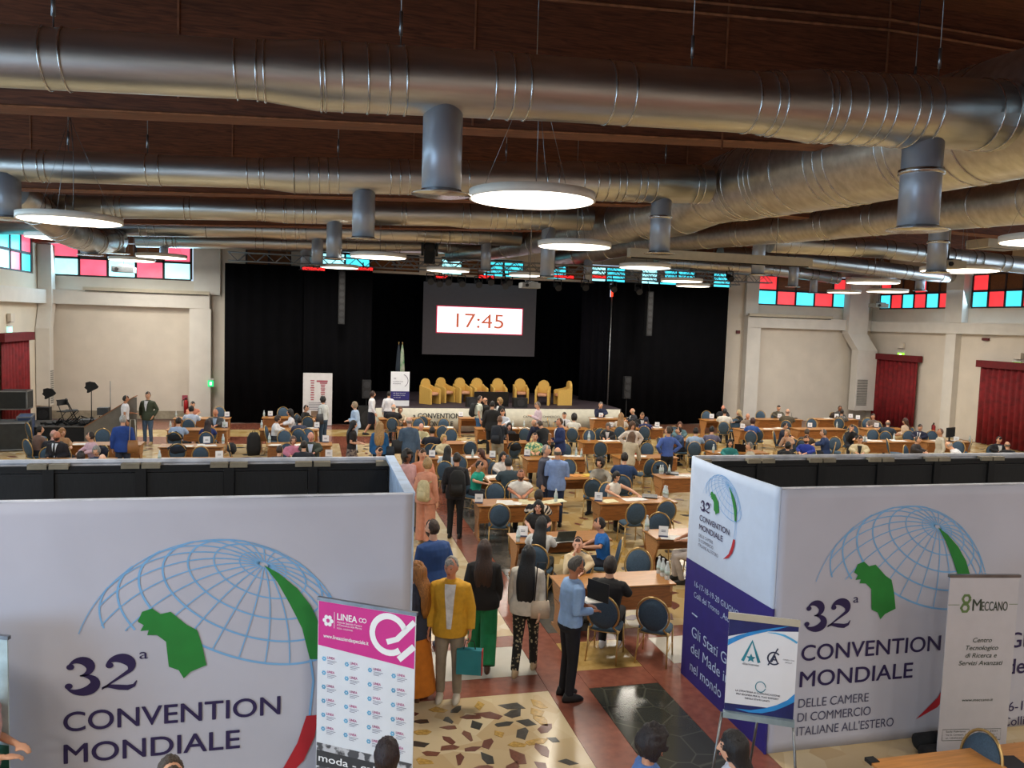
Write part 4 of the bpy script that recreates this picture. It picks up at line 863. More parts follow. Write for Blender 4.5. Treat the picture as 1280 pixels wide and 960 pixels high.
def hand(mb, e, w, s, curl=.5, sc=1.0):
    d = (w-e).normalized(); up = Vector((0, 0, 1)) if abs(d.z) < .8 else Vector((0, -1, 0))
    if abs(d.z) < .8: side = d.cross(up).normalized()*s; nrm = -up
    else: side = Vector((0, -1, 0)); nrm = Vector((-s, 0, 0))
    side = (side-d*side.dot(d)).normalized()
    c = w+d*.045*sc; mb.tube([w, w+d*.03*sc, w+d*.075*sc, w+d*.092*sc], [(.024*sc, .024*sc), (.034*sc, .022*sc), (.038*sc, .020*sc), (.030*sc, .014*sc)], 8) if False else None
    for k in (-1.5, -.5, .5, 1.5): mb.tube([w+side*k*.010*sc, w+d*.04*sc+side*k*.017*sc, w+d*.09*sc+side*k*.019*sc], [.016*sc, .0155*sc, .0125*sc], 7)
    for i, k in enumerate((-1.5, -.5, .5, 1.5)):
        L = (.056, .070, .075, .065)[i]*sc; b0 = w+d*.088*sc+side*k*.0195*sc; b1 = b0+(d+nrm*curl*.5).normalized()*L*.5; b2 = b1+(d*.6+nrm*curl*1.3).normalized()*L*.5
        mb.tube([b0, b1, b2], [.0098*sc, .0092*sc, .0078*sc], 6)
    t0 = w+d*.025*sc+side*.03*sc; t1 = t0+(d*.7+side*.8+nrm*.2).normalized()*.04*sc; t2 = t1+(d+side*.15+nrm*.3).normalized()*.032*sc; mb.tube([t0, t1, t2], [.014*sc, .0115*sc, .009*sc], 6)
def torso_rings(J, off, z0, z1, sex, hem=0):
    k = J['k']; S = [(.80, .158, .118), (.84, .162, .120), (.92, .168, .122), (.98, .160, .115), (1.08, .140 if sex == 'm' else .122, .105), (1.18, .152 if sex == 'm' else .132, .112), (1.27, .168*k**.5, .122), (1.35, .180*k, .112), (1.41, .150*k, .092), (1.445, .085, .068)]
    out = []
    for z, a, b in S:
        if z0-1e-6 <= z <= z1+1e-6: out.append(((0, .0 if z < 1.3 else .005, z), a+off+(hem if z < 1.0 else 0), b+off+(hem if z < 1.0 else 0)))
    return out
def tor(J): # matrix for torso frame
    return Matrix.Translation((0, 0, .95+J['dz'])) @ J['R'].to_4x4() @ Matrix.Translation((0, 0, -.95))
def legline(J, s): return [J['hip'][s], J['hip'][s].lerp(J['kn'][s], .5), J['kn'][s], J['kn'][s].lerp(J['an'][s], .4), J['an'][s]]
PC = {}
def body_mesh(pose, sex, vox, hp, hy, lean, fat):
    key = ('b', pose, sex, vox, hp, hy, lean, fat)
    if key in PC: return PC[key]
    J = skeleton(pose, sex, lean); mb = MB().use(mat('d9a383')); M = tor(J)
    mb.rings(torso_rings(J, fat*.6-.012, .84, 1.445, sex), 16, M=M)
    H = Matrix.Translation(J['head']) @ (J['R'].to_4x4() if lean and lean > 20 else Matrix.Identity(4)) @ Matrix.Rotation(math.radians(hy), 4, 'Z') @ Matrix.Rotation(math.radians(hp), 4, 'X')
    hc = J['head']; mb.tube([J['neck']-Vector((0, 0, .04)), J['neck'], hc+Vector((0, .015, -.05))], [.062, .054 if sex == 'm' else .046, .052], 12)
    mb.ball((0, 0, 0), 1, 24, 18, M=H, fn=head_fn)
    mb.rings([((0, -.100, -.028), .014, .016), ((0, -.100, -.018), .014, .018), ((0, -.094, .012), .009, .012), ((0, -.088, .03), .006, .006)], 8, M=H)
    for s in (-1, 1): mb.ball((s*.078, .008, -.005), (.010, .018, .030), 8, 6, M=H)
    for s in (-1, 1):
        mb.tube([J['sh'][s]*.9+J['neck']*.1, J['sh'][s], J['sh'][s].lerp(J['el'][s], .5), J['el'][s], J['el'][s].lerp(J['wr'][s], .4), J['wr'][s]], [.046, .050, .043, .036, .037, .025], 10)
        hand(mb, J['el'][s], J['wr'][s], s)
        L = legline(J, s); mb.tube(L, [.088, .075, .052, .052, .036], 12)
        a = J['an'][s]; mb.tube([a+Vector((0, .05, -.04)), a+Vector((0, -.02, -.035)), a+Vector((s*.01, -.15, -.055))], [.030, .036, .024], 8)
    me = remesh(mb, vox); me.materials.clear(); me.materials.append(mat('d9a383')); PC[key] = (me, J, H); return PC[key]
def cloth_mesh(kind, part, pose, sex, vox, lean, fat):
    key = (kind, part, pose, sex, vox, lean, fat)
    if key in PC: return PC[key]
    J = skeleton(pose, sex, lean); mb = MB().use(mat('d9a383')); M = tor(J); seated = pose.startswith('sit')
    if part == 'top':
        off = {'shirt': .012, 'short': .014, 'sleeveless': .010, 'jacket': .028, 'dress': .016, 'loose': .028, 'vest': .014}[kind]+fat
        z0 = {'jacket': .80, 'loose': .84}.get(kind, .92)
        if seated: z0 = .92
        rr = torso_rings(J, off, z0, 1.445, sex, .012 if kind in ('jacket', 'loose') else 0)
        if kind == 'loose' : rr = [((c[0], c[1], c[2]), a+(.02 if c[2] < 1.2 else 0), b+(.02 if c[2] < 1.2 else 0)) for c, a, b in rr]
        mb.rings(rr, 18, M=M)
        if kind != 'sleeveless':
            for s in (-1, 1):
                sh, el, wr = J['sh'][s], J['el'][s], J['wr'][s]
                if kind in ('short', 'dress'): mb.tube([sh.lerp(J['neck'], .25), sh, sh.lerp(el, .35), sh.lerp(el, .72)], [.052, .064, .060, .062], 10)
                else: e = .012 if kind == 'shirt' else .022; mb.tube([sh.lerp(J['neck'], .25), sh, sh.lerp(el, .5), el, el.lerp(wr, .5), el.lerp(wr, .93)], [.052, .056+e*.7, .048+e, .042+e, .040+e, .034+e], 10)
        mb.tube([J['neck']-Vector((0, 0, .05)), J['neck']+Vector((0, .004, .018))], [.085, .064 if kind in ('jacket', 'shirt') else .057], 12)
        if kind == 'dress' and not seated: mb.rings([((0, .0, .42), .24, .22), ((0, 0, .7), .21, .19), ((0, 0, .92), .185, .14), ((0, 0, 1.0), .16, .12)], 18)
    else:
        if kind == 'skirt' or kind == 'longskirt':
            if seated:
                for s in (-1, 1): mb.tube([J['hip'][s], J['kn'][s]], [.12, .095], 12)
                mb.rings([((0, 0, .44), .17, .15), ((0, 0, .62), .17, .13)], 14)
            else:
                zb = .48 if kind == 'skirt' else .10; mb.rings([((0, .0, zb), .17 if zb > .3 else .27, .15 if zb > .3 else .25), ((0, 0, .75), .185, .15), ((0, 0, .92), .18, .135), ((0, 0, 1.04), .145, .112)], 20)
        else:
            wd = {'trousers': 0, 'wide': .045, 'shorts': .02}[kind]
            for s in (-1, 1):
                L = legline(J, s)
                if kind == 'shorts': L = L[:3]; mb.tube(L, [.105, .095, .085], 12)
                else: mb.tube(L, [.100+wd*.3, .088+wd*.6, .066+wd, .062+wd, .054+wd*1.1], 12)
            if seated: mb.rings([((0, .02, .43), .17, .13), ((0, 0, .53), .185, .14), ((0, 0, .64), .16, .125)], 16)
            else: mb.rings([((0, 0, .84), .155, .12), ((0, .005, .90), .178+fat, .132+fat), ((0, 0, .98), .168+fat, .124+fat), ((0, 0, 1.05), .145+fat, .112+fat)], 16)
    me = remesh(mb, vox); me.materials.clear(); me.materials.append(mat('d9a383')); PC[key] = me; return me
def shoes_mesh(pose, sex):
    key = ('shoe', pose, sex)
    if key in PC: return PC[key]
    J = skeleton(pose, sex); out = []
    for s in (-1, 1):
        a = J['an'][s]; z = a.z-.08; mb = MB().use(mat('d9a383'), True)
        mb.rings([((a.x, a.y-.05, z), .042, .135), ((a.x, a.y-.05, z+.03), .046, .14), ((a.x, a.y-.035, z+.065), .040, .110), ((a.x, a.y+.015, z+.10), .032, .050)], 14); out.append(mb.mesh())
    PC[key] = out; return out
def hair_mesh(style, H, drop=0):
    key = ('hair', style, tuple(round(x, 3) for r in H for x in r))
    if key in PC: return PC[key]
    mb = MB().use(mat('d9a383'), True)
    P = {'short': (1.11, .10), 'grey': (1.10, .08), 'crop': (1.05, .02), 'fringe': (1.07, .04), 'bob': (1.20, .10), 'long': (1.15, .05), 'longc': (1.22, .22), 'curly': (1.36, .22), 'xlong': (1.15, .05), 'afro': (1.5, .12), 'bun': (1.10, .05), 'pony': (1.12, .04)}[style]
    def fn(d):
        x, y, z = d; base = head_fn(d)
        line = (.50 if y < -.55 else (.50+(y+.55)*1.9 if y < -.15 else (.05 if y < .12 else -.55)))
        if style == 'short' and y < -.45: line = .36+.10*math.sin(x*5)
        if style in ('bob', 'long', 'longc', 'xlong', 'curly', 'afro'): line = (.52 if y < -.62 and abs(x) < .62 else (-.75 if y > -.45 else -.1))
        if style == 'fringe': m = 1 if (-.45 < z < .30 and y > -.35) else 0
        else: m = max(0, min(1, (z-line)*6+.3))
        nz = P[1]*noise.noise(Vector(d)*(3.8 if style in ('curly', 'afro') else 5.5)) + (.03*noise.noise(Vector(d)*9))
        return base*((P[0]+nz)*m+.86*(1-m)) + Vector((0, .004, .004))*m
    mb.ball((0, 0, 0), 1, 36, 26, M=H, fn=fn); c = H.to_translation()
    yw = H.to_3x3() @ Vector((0, 1, 0)); yw.z = 0; yw.normalize(); xw = Vector((-yw.y, yw.x, 0))*-1
    if style in ('long', 'longc', 'xlong'):
        L = .58 if style == 'xlong' else .36; N = 22; vs = []; fs = []; g = 1.14 if style == 'longc' else 1; e = .06 if style != 'long' else .05
        prof = [(.10, .060, .070, .012), (.06, .088, .098, .014), (0, .097, .098, .022), (-.06, .098, .080, .040), (-.12, .102, .062, .070+e*.3), (-.18, .112, .055, .085+e*.7), (-.18-L*.25, .122, .046, .098+e), (-.18-L*.5, .118, .040, .102+e), (-.18-L*.75, .100, .030, .102+e), (-.18-L, .06, .016, .098+e)]
        for i, (z, a, b_, o_) in enumerate(prof):
            cc = c+yw*o_+Vector((0, 0, z))
            for j in range(N):
                q = 2*math.pi*j/N; k = 1+.05*math.sin(j*3+.3*i)+(.16*noise.noise(Vector((j*.7, i*.8, 3))) if style == 'longc' else .05*noise.noise(Vector((j*.9, i*.3, 3)))); vs.append(cc+xw*a*g*k*math.cos(q)+yw*b_*g*k*math.sin(q))
        for i in range(len(prof)-1):
            for j in range(N): fs.append((i*N+j, (i+1)*N+j, (i+1)*N+(j+1) % N, i*N+(j+1) % N))
        fs.append(tuple(range(N))); fs.append(tuple(reversed([(len(prof)-1)*N+j for j in range(N)]))); mb.add(vs, fs, True)
    if style == 'bun': mb.ball(c+yw*.11+Vector((0, 0, .05)), .045, 12, 8)
    if style == 'pony': mb.tube([c+yw*.09+Vector((0, 0, .04)), c+yw*.14+Vector((0, 0, -.02)), c+yw*.12+Vector((0, 0, -.18))], [.025, .032, .010], 10)
    PC[key] = mb.mesh(); return PC[key]
def face_mesh(H, kind):
    key = ('face', kind, tuple(round(x, 3) for r in H for x in r))
    if key in PC: return PC[key]
    mb = MB().use(mat('1d1512'), True)
    if kind == 'eyes':
        for s in (-1, 1): mb.ball((s*.030, -.0835, .012), (.0095, .0055, .0050), 8, 6, M=H)
    elif kind == 'eyebrows':
        for s in (-1, 1): mb.ball((s*.031, -.085, .032), (.018, .006, .004), 8, 5, M=H)
    elif kind == 'mouth': mb.ball((0, -.0865, -.058), (.022, .007, .006), 10, 6, M=H)
    elif kind == 'beard': mb.ball((0, -.002, -.004), 1, 24, 18, M=H, fn=lambda d: head_fn(d)*(1.06 if d[2] < -.28 and d[1] < .1 and not (abs(d[0]) < .25 and -.55 < d[2] < -.45) else .9))
    elif kind == 'glasses':
        for s in (-1, 1):
            pts = [(H @ Vector((s*.032+.022*math.cos(a), -.098, .010+.017*math.sin(a)))) for a in [2*math.pi*i/12 for i in range(12)]]; mb.tube(pts, .0025, 4, closed=True)
            mb.tube([H @ Vector((s*.054, -.096, .015)), H @ Vector((s*.080, .0, .012))], .0025, 4)
        mb.tube([H @ Vector((-.010, -.099, .014)), H @ Vector((.010, -.099, .014))], .0025, 4)
    PC[key] = mb.mesh(); return PC[key]
def front_piece(kind, pose, sex, lean, fat):
    key = ('fp', kind, pose, sex, lean, fat)
    if key in PC: return PC[key]
    J = skeleton(pose, sex, lean); M = tor(J); mb = MB().use(mat('d9a383')); rr = torso_rings(J, .030+fat+.014, .8, 1.445, sex, .008)
    zb = {'shirt_front': 1.10, 'tie': 1.14, 'open_shirt': .93}[kind]; vs = []; fs = []; n = 9; c = 5
    for i in range(n):
        t = i/(n-1); z = 1.44-(1.44-zb)*t; w = {'shirt_front': .062*(1-t)+.006, 'tie': .018+.012*min(1, t*1.5) if t < .9 else .006, 'open_shirt': .066-.040*t}[kind]
        for q in range(len(rr)-1):
            z0, z1 = rr[q][0][2], rr[q+1][0][2]
            if z0 <= z <= z1 or q == len(rr)-2: k = min(1, max(0, (z-z0)/(z1-z0))); a = rr[q][1]*(1-k)+rr[q+1][1]*k; b_ = rr[q][2]*(1-k)+rr[q+1][2]*k; break
        for m in range(c):
            x = w*(m/(c-1)*2-1); vs.append((x+(.012 if kind == 'open_shirt' else 0), -b_*math.sqrt(max(0, 1-(x/a)**2))-(.006 if kind == 'tie' else 0), z))
    for i in range(n-1):
        for m in range(c-1): a = i*c+m; fs.append((a, a+c, a+c+1, a+1))
    mb.add(vs, fs, True, M)
    PC[key] = mb.mesh(); return PC[key]
NP = [0]
def person(x, y, f, label, pose='stand', sex='m', skin='d9a383', hair=('short', '2a1c14'), top=('shirt', 'ffffff'), bottom=('trousers', '22252e'), shoes='1b1a1a', h=1.0, hp=0, hy=0, near=False, lean=None, fat=0.0, inner=None, tie=None, extra=(), pat=None, bpat=None, z=0, group=None):
    vox = .0075 if near else .016; cv = .011 if near else .018; rz = face_rz(x, y, f)
    root = empty('person', (x, y, z), rz, uniq(label), 'person', group); root.scale = (h, h, h); NP[0] += 1
    me, J, H = body_mesh(pose, sex, vox, hp, hy, lean, fat); inst('body', me, root, mats=[mat(skin, .5, var=.04, scale=12)])
    hname = {'shirt': 'shirt', 'short': 'shirt', 'sleeveless': 'top', 'jacket': 'jacket', 'dress': 'dress', 'loose': 'blouse', 'vest': 'shirt'}[top[0]]
    inst(hname, cloth_mesh(top[0], 'top', pose, sex, cv, lean, fat), root, mats=[pat or mat(top[1], .8, var=.07, scale=14, bump=.15)])
    if top[0] != 'dress' or pose.startswith('sit'):
        nm = {'trousers': 'trousers', 'wide': 'trousers', 'skirt': 'skirt', 'longskirt': 'skirt', 'shorts': 'shorts'}[bottom[0]]
        inst(nm, cloth_mesh(bottom[0], 'bottom', pose, sex, cv, lean, fat), root, mats=[bpat or mat(bottom[1], .85, var=.08, scale=10, bump=.15)])
    for m in shoes_mesh(pose, sex): inst('shoe', m, root, mats=[mat(shoes, .5)])
    if hair: inst('hair', hair_mesh(hair[0], H), root, mats=[hair_mat(hair[1])])
    fa = abs((f+hy+180) % 360-180)
    if near or fa < 110:
        inst('eyes', face_mesh(H, 'eyes'), root); inst('mouth', face_mesh(H, 'mouth'), root, mats=[mat('9a4f45', .5)])
        if hair and near: inst('eyebrows', face_mesh(H, 'eyebrows'), root, mats=[hair_mat(hair[1])])
    if inner: inst('shirt_front', front_piece('open_shirt' if label.startswith('smiling') else 'shirt_front', pose, sex, lean, fat), root, mats=[mat(inner, .8, var=.12, scale=14)])
    if tie: inst('tie', front_piece('tie', pose, sex, lean, fat), root, mats=[mat(tie, .6)])
    for k, c in extra: inst(k, face_mesh(H, k), root, mats=[mat(c, .6)])
    return root, J, H
def local(root, v):
    return Matrix.Translation(root.location) @ Matrix.Rotation(root.rotation_euler.z, 4, 'Z') @ Vector([c*root.scale[0] for c in v])
def backpack(root, label, c='17181a', s=1.0, off=(.0, .22, 1.22)):
    p = local(root, off); o = empty('backpack', p, root.rotation_euler.z, label, 'backpack')
    b = MB().use(mat(c, .8, var=.15, scale=12, bump=.2), True); b.rings([((0, 0, -.24*s), .12*s, .05*s), ((0, .01, -.2*s), .15*s, .085*s), ((0, .015, 0), .155*s, .095*s), ((0, 0, .16*s), .135*s, .075*s), ((0, -.01, .23*s), .08*s, .04*s)], 18, sq=.75); b.build('bag_body', o)
    b = MB().use(mat(c, .7, var=.1), True); b.rings([((0, .09*s, -.19*s), .10*s, .03*s), ((0, .10*s, -.1*s), .11*s, .035*s), ((0, .09*s, .0), .10*s, .02*s)], 14, sq=.7); b.build('front_pocket', o)
    for q in (-1, 1): b = MB().use(mat(c, .8), True); b.tube([(q*.09, -.05, .17*s), (q*.11, -.16, .21*s), (q*.12, -.30, .14*s), (q*.13, -.33, 0), (q*.14, -.24, -.14*s), (q*.12, -.04, -.2*s)], .016, 6); b.build('strap', o)
    return o
def handbag(p, rz, label, c='1a1a1c', w=.30, hgt=.24, strap=None, c2=None):
    o = empty('handbag', p, rz, label, 'bag'); b = MB().use(mat(c, .6, var=.08), True); b.rings([((0, 0, 0), w*.48, .05), ((0, 0, hgt*.5), w*.5, .055), ((0, 0, hgt), w*.42, .03)], 16, sq=.6); b.build('bag_body', o)
    b = MB().use(mat(c2 or c, .6), True); b.tube([(-w*.3, 0, hgt*.95), (-w*.2, 0, hgt+(strap or .14)), (w*.2, 0, hgt+(strap or .14)), (w*.3, 0, hgt*.95)], .009, 6); b.build('handle', o)
    if c2: b = MB().use(mat(c2, .6)); b.box((0, -.056, hgt*.55), (w*.5, .006, .012)); b.build('trim_band', o)
    return o
SEATED = []; POS = []
def apart(x, y, d):
    for _ in range(3):
        for a, b in POS:
            L = math.hypot(x-a, y-b)
            if L < d: k = (d-L); ux = (x-a)/L if L > .02 else 1; uy = (y-b)/L if L > .02 else 0; x += ux*k; y += uy*k
    POS.append((x, y)); return x, y
def at_head(px, py, z): return PZ(px, py, z)
def standing(px, py, f, label, **k):
    h = k.get('h', 1.0); zb = k.pop('hz', None); z = (zb if zb else 1.60)*h
    J = skeleton(k.get('pose', 'stand'), k.get('sex', 'm'), k.get('lean')); z = J['head'].z*h
    p = PZ(px, py, z); q = Matrix.Rotation(face_rz(p.x, p.y, f), 3, 'Z') @ Vector((0, J['head'].y*h, 0)); x, y = avoid(p.x-q.x, p.y-q.y, .24); x, y = apart(x, y, .40)
    return person(x, y, f, label, **k)
def sitting(px, py, f, label, chair_=True, **k):
    pose = k.get('pose', 'sit'); k['pose'] = pose; h = k.get('h', 1); J = skeleton(pose, k.get('sex', 'm'), k.get('lean')); p = PZ(px, py, J['head'].z*h)
    q = Matrix.Rotation(face_rz(p.x, p.y, f), 3, 'Z') @ Vector((0, J['head'].y*h, 0)); x, y = avoid(p.x-q.x, p.y-q.y, .33, f); x, y = apart(x, y, .50)
    r = person(x, y, f, label, **k); SEATED.append((x, y, r[0].rotation_euler.z, label))
    if chair_:
        rz = r[0].rotation_euler.z; q = Vector((x, y, 0)) + Matrix.Rotation(rz, 3, 'Z') @ Vector((0, .0, 0))
        chair(q.x, q.y, rz, uniq('chair under the '+label.replace('seated ', '')))
    return r
#PEOPLE
def feet(px, py): p = PZ(px, py, 0); POS.append((p.x, p.y)); return p.x, p.y
# --- large figures in the aisle
x, y = feet(560, 874)
r, J, H = person(x, y, -8, 'smiling man in yellow jacket and beige trousers holding teal bag', pose='stand', skin='c98465', hair=('short', 'a09a92'), top=('jacket', 'd09a22'), bottom=('trousers', '8f8270'), shoes='cfc6b4', near=True, h=1.03, fat=.012, inner='d8d4d2', hp=6, hy=-12)
p = local(r, (.25, -.09, .52)); o = empty('shopping_bag', p, r.rotation_euler.z, 'teal paper shopping bag in the hand of the yellow-jacket man', 'bag')
b = MB().use(mat('1f7f88', .5, var=.04)); b.box((0, 0, 0), (.30, .10, .30)); b.build('bag_body', o); b = MB().use(mat('b8302c', .5)); b.box((.155, 0, .0), (.012, .102, .30)); b.build('red_side', o)
b = MB().use(BLACK, True); b.tube([(-.07, 0, .15), (-.05, 0, .25), (.05, 0, .25), (.07, 0, .15)], .006, 6); b.build('handle', o)
x, y = feet(541, 812)
r, J, H = person(x, y, -150, 'bearded man in blue suit seen from behind the yellow jacket', pose='gest', skin='d9a58a', hair=('short', '3a281f'), top=('jacket', '1f4178'), bottom=('trousers', '1b2f58'), shoes='1a2a4a', near=True, h=1.06, hy=25, fat=.01, extra=(('beard', '3a281f'),), lean=8)
x, y = feet(601, 835)
r, J, H = person(x, y, 178, 'woman in black blouse and wide green trousers seen from behind', pose='walk', sex='f', hair=('long', '3b2419'), top=('loose', '141315'), bottom=('wide', '157a4a'), shoes='4a3526', near=True, h=1.0, skin='d29a78')
b = MB().use(mat('d29a78', .6), True); q = r; pt = MB().use(mat('c98f6d', .6), True); pt.ball((0, .132, 1.31), (.022, .012, .045), 12, 8); pt.build('keyhole_back', r)
x, y = feet(655, 842)
r, J, H = person(x, y, 172, 'woman with long black hair, cream blouse and floral trousers', pose='walk2', sex='f', hair=('xlong', '101013'), top=('loose', 'cfc8bb'), bottom=('trousers', '111111'), shoes='b9a07c', near=True, h=.99, skin='d8a888', bpat=mat('15140f', .8, kind='floral', c2='a89c7c', scale=22))
handbag(local(r, (-.20, .12, .83)), r.rotation_euler.z+.25, 'cream shoulder bag of the woman in floral trousers', 'cdb8a0', .26, .22, .5, '2a2420')
x, y = feet(709, 872)
r, J, H = person(x, y, 112, 'grey-haired man in light-blue shirt and navy trousers reading papers', pose='hold', skin='b97a58', hair=('short', '55524e'), top=('shirt', '8fb0dc'), bottom=('trousers', '14161f'), shoes='121214', near=True, h=1.03, hp=28, fat=.012, extra=(('glasses', '222222'),))
p = local(r, (.03, -.30, 1.17)); o = empty('paper_sheet', p, r.rotation_euler.z, 'white papers held by the man in light-blue shirt', 'papers'); b = MB().use(mat('e8e6e0', .7, var=.02)); b.box((0, 0, 0), (.22, .28, .006)); b.box((.01, -.01, .008), (.21, .28, .004), .1); b.build('sheets', o)
p = local(r, (-.03, -.34, 1.30)); o = empty('document_folder', p, r.rotation_euler.z+.5, 'dark laptop folder held open at the papers', 'folder'); b = MB().use(mat('6f6258', .35, var=.15)); b.box((0, 0, 0), (.30, .02, .22)); b.build('cover', o); b = MB().use(BLACK); b.box((0, .014, 0), (.32, .012, .24)); b.build('frame', o)
x, y = feet(520, 872)
r, J, H = person(x, y, -120, 'woman with curly ginger hair and orange skirt beside the booth corner', pose='stand', sex='f', hair=('longc', 'a0672c'), top=('jacket', '2b3040'), bottom=('longskirt', 'c47018'), shoes='5a3a22', near=True, h=.97, skin='d9a383')
x, y = feet(568, 672)
r, J, H = person(x, y, 172, 'man in black suit with black backpack standing in the aisle', pose='hold', skin='c98f6d', hair=('short', '2a2019'), top=('jacket', '12131a'), bottom=('trousers', '0f1014'), shoes='0d0d0f', near=True, h=1.05)
backpack(r, 'black backpack on the man in black suit in the aisle', '131415', 1.15, (-.06, .20, 1.16))
x, y = feet(531, 680)
r, J, H = person(x, y, 150, 'blonde woman in salmon jumpsuit with beige backpack', pose='stand', sex='f', hair=('bob', 'b39365'), top=('loose', 'c98a70'), bottom=('wide', 'c58468'), shoes='c9b08c', near=True, h=1.03, skin='d9a383')
backpack(r, 'beige backpack on the blonde woman in salmon', 'c2b48c', .9, (-.05, .19, 1.12))
standing(509, 571, 40, 'man with dark afro and pale pink shirt beside the booth end', hair=('afro', '1b1412'), skin='7a4c36', top=('loose', 'c99c9c'), bottom=('trousers', 'b49086'), near=False, h=1.05)
standing(528, 568, 10, 'young man in salmon shirt facing the blonde woman', pose='cross', hair=('short', '4a3424'), top=('loose', 'dd9070'), bottom=('trousers', '8a7a68'), h=1.05)
# --- foreground heads along the bottom edge
x, y = (lambda p: (p.x, p.y))(PZ(808, 932, 1.58)); r, J, H = person(x, y, 105, 'woman with curly dark hair and blue top at the bottom edge', pose='hold', sex='f', hair=('curly', '1d1216'), top=('short', '4a6ea8'), near=True, h=.99, skin='c98f6d', hp=14)
x, y = (lambda p: (p.x, p.y))(PZ(922, 937, 1.58)); r, J, H = person(x, y, -85, 'woman with long black hair gesturing below the easel', pose='gest', sex='f', hair=('long', '121014'), top=('shirt', 'c4cde0'), near=True, h=.99, skin='e0a98a')
x, y = (lambda p: (p.x, p.y))(PZ(211, 965, 1.60)); person(x, y, 10, 'man with short brown hair at the bottom edge, left booth', pose='hold', hair=('short', '4d4034'), top=('jacket', '1c2436'), near=True, h=1.0, hp=18)
x, y = (lambda p: (p.x, p.y))(PZ(483, 949, 1.58)); person(x, y, 175, 'woman with brown hair in front of the magenta banner', pose='hold', sex='f', hair=('bob', '2b1a1c'), top=('shirt', '5a4a50'), near=True, h=.98)
x, y = (lambda p: (p.x, p.y))(PZ(-26, 880, 1.45)); person(x, y, 60, 'person with bare arm cut by the left picture edge', pose='hold', sex='f', hair=('long', '2b1a1c'), top=('short', 'c9a0a0'), h=.98)
# --- standing people in the hall
S = standing
S(697, 566, 176, 'man in light-blue jacket seen from behind by the middle desks', hair=('fringe', '6a6258'), top=('jacket', '7f98c8'), bottom=('trousers', '1c2c4a'), pose='cross', h=1.05, near=True)
S(687, 564, 70, 'grey-haired man in dark grey jacket facing the light-blue jacket', hair=('short', '9c9a96'), top=('jacket', '4a4c5a'), bottom=('trousers', '23304c'), inner='c8d4ea', h=1.05)
r = S(511.7, 527, 176, 'bald man in slate suit with black shoulder bag, back turned', hair=('fringe', '9a8f84'), skin='d9a892', top=('jacket', '4a5e74'), bottom=('trousers', '3f4f60'), h=1.08)[0]
handbag(local(r, (.26, .06, .78)), r.rotation_euler.z+.4, 'large black shoulder bag of the man in slate suit', '1b1d20', .42, .38, .5)
r = S(474.7, 533, 178, 'woman with long blonde hair and bright blue blouse, back turned', sex='f', hair=('longc', 'b98f5a'), top=('loose', '1a5a8e'), bottom=('trousers', '16242e'))[0]
handbag(local(r, (-.25, .05, .75)), r.rotation_euler.z-.4, 'dark blue-black handbag of the blonde woman', '1a2430', .38, .32, .45)
S(466, 493, 90, 'hostess in navy vest and skirt walking right below the stage', pose='walk', sex='f', hair=('bob', '3a241c'), top=('shirt', 'e6e6ea'), bottom=('skirt', '161a2c'), h=1.02)
S(486, 493, 170, 'hostess in navy vest standing before the lectern banner', sex='f', hair=('bun', '15110f'), top=('shirt', 'dfe0e6'), bottom=('skirt', '161a2c'), h=1.0)
S(443, 507, -85, 'woman with grey-blonde hair in light-blue shirt holding papers', pose='hold', sex='f', hair=('bob', 'a08c72'), top=('loose', 'a5bcd8'), bottom=('trousers', 'b4c4d8'))
S(442, 531, 88, 'woman with black hair in black top and patterned skirt', pose='hold', sex='f', hair=('long', '151215'), top=('short', '1c1715'), bottom=('longskirt', '3a3038'), bpat=mat('3b2f35', .8, kind='patch', c2='8f7f70', scale=25))
S(474, 564, 20, 'man with glasses in dark clothes just behind the left booth', hair=('short', '22191a'), top=('shirt', '15161a'), hp=25, extra=(('glasses', '101010'),))
r = S(600, 499, 95, 'man in white T-shirt and jeans with black backpack', hair=('short', '33251c'), top=('short', 'cfd4c4'), bottom=('trousers', '35618f'), hp=15, h=1.05)[0]
backpack(r, 'black backpack on the man in white T-shirt', '1d2022', 1.1)
S(606, 501, -60, 'bald man in black shirt leaning toward the desk', hair=('fringe', '3a2a20'), top=('short', '131315'), bottom=('trousers', '15161a'), hp=20)
S(615.5, 506, 175, 'man in long black jacket seen from behind', hair=('crop', '1a1513'), top=('jacket', '161616'), bottom=('trousers', '151517'), h=1.1)
S(625, 502, -50, 'woman with curly blonde hair in black jacket looking down', sex='f', hair=('curly', 'b08a50'), top=('jacket', '131316'), hp=15, inner='e0e0e0')
r = S(625, 525, 165, 'bald man in navy T-shirt and khaki trousers with backpack', pose='bend', lean=14, hair=('crop', '8a6650'), skin='c98f6d', top=('short', '161c28'), bottom=('trousers', '9c9078'), h=1.05)[0]
backpack(r, 'navy backpack on the bald man in khaki trousers', '151c28', 1.1, (0, .18, 1.2))
S(672, 507, -75, 'grey-haired man in pink shirt looking at his phone', pose='phone', hair=('short', '77706a'), top=('shirt', 'd8c2cc'), bottom=('trousers', '6a625c'), hp=15, h=1.05)
S(668, 529, -40, 'grey-haired man in navy jacket bending over a desk', pose='bend', lean=36, hair=('fringe', '9a918a'), top=('jacket', '1d2540'), bottom=('trousers', '1b2030'))
S(675, 531, -140, 'person in black jacket bending over beside the navy jacket', pose='bend', lean=36, hair=('short', '4a3a30'), top=('jacket', '101114'), bottom=('trousers', '15161a'))
r = S(699.4, 528, -75, 'bald man in bright navy suit holding a brown folder', pose='hold', skin='d09070', hair=('crop', '5a4030'), top=('jacket', '1a2c5c'), bottom=('trousers', '182444'), inner='e8e8ee', h=1.06)[0]
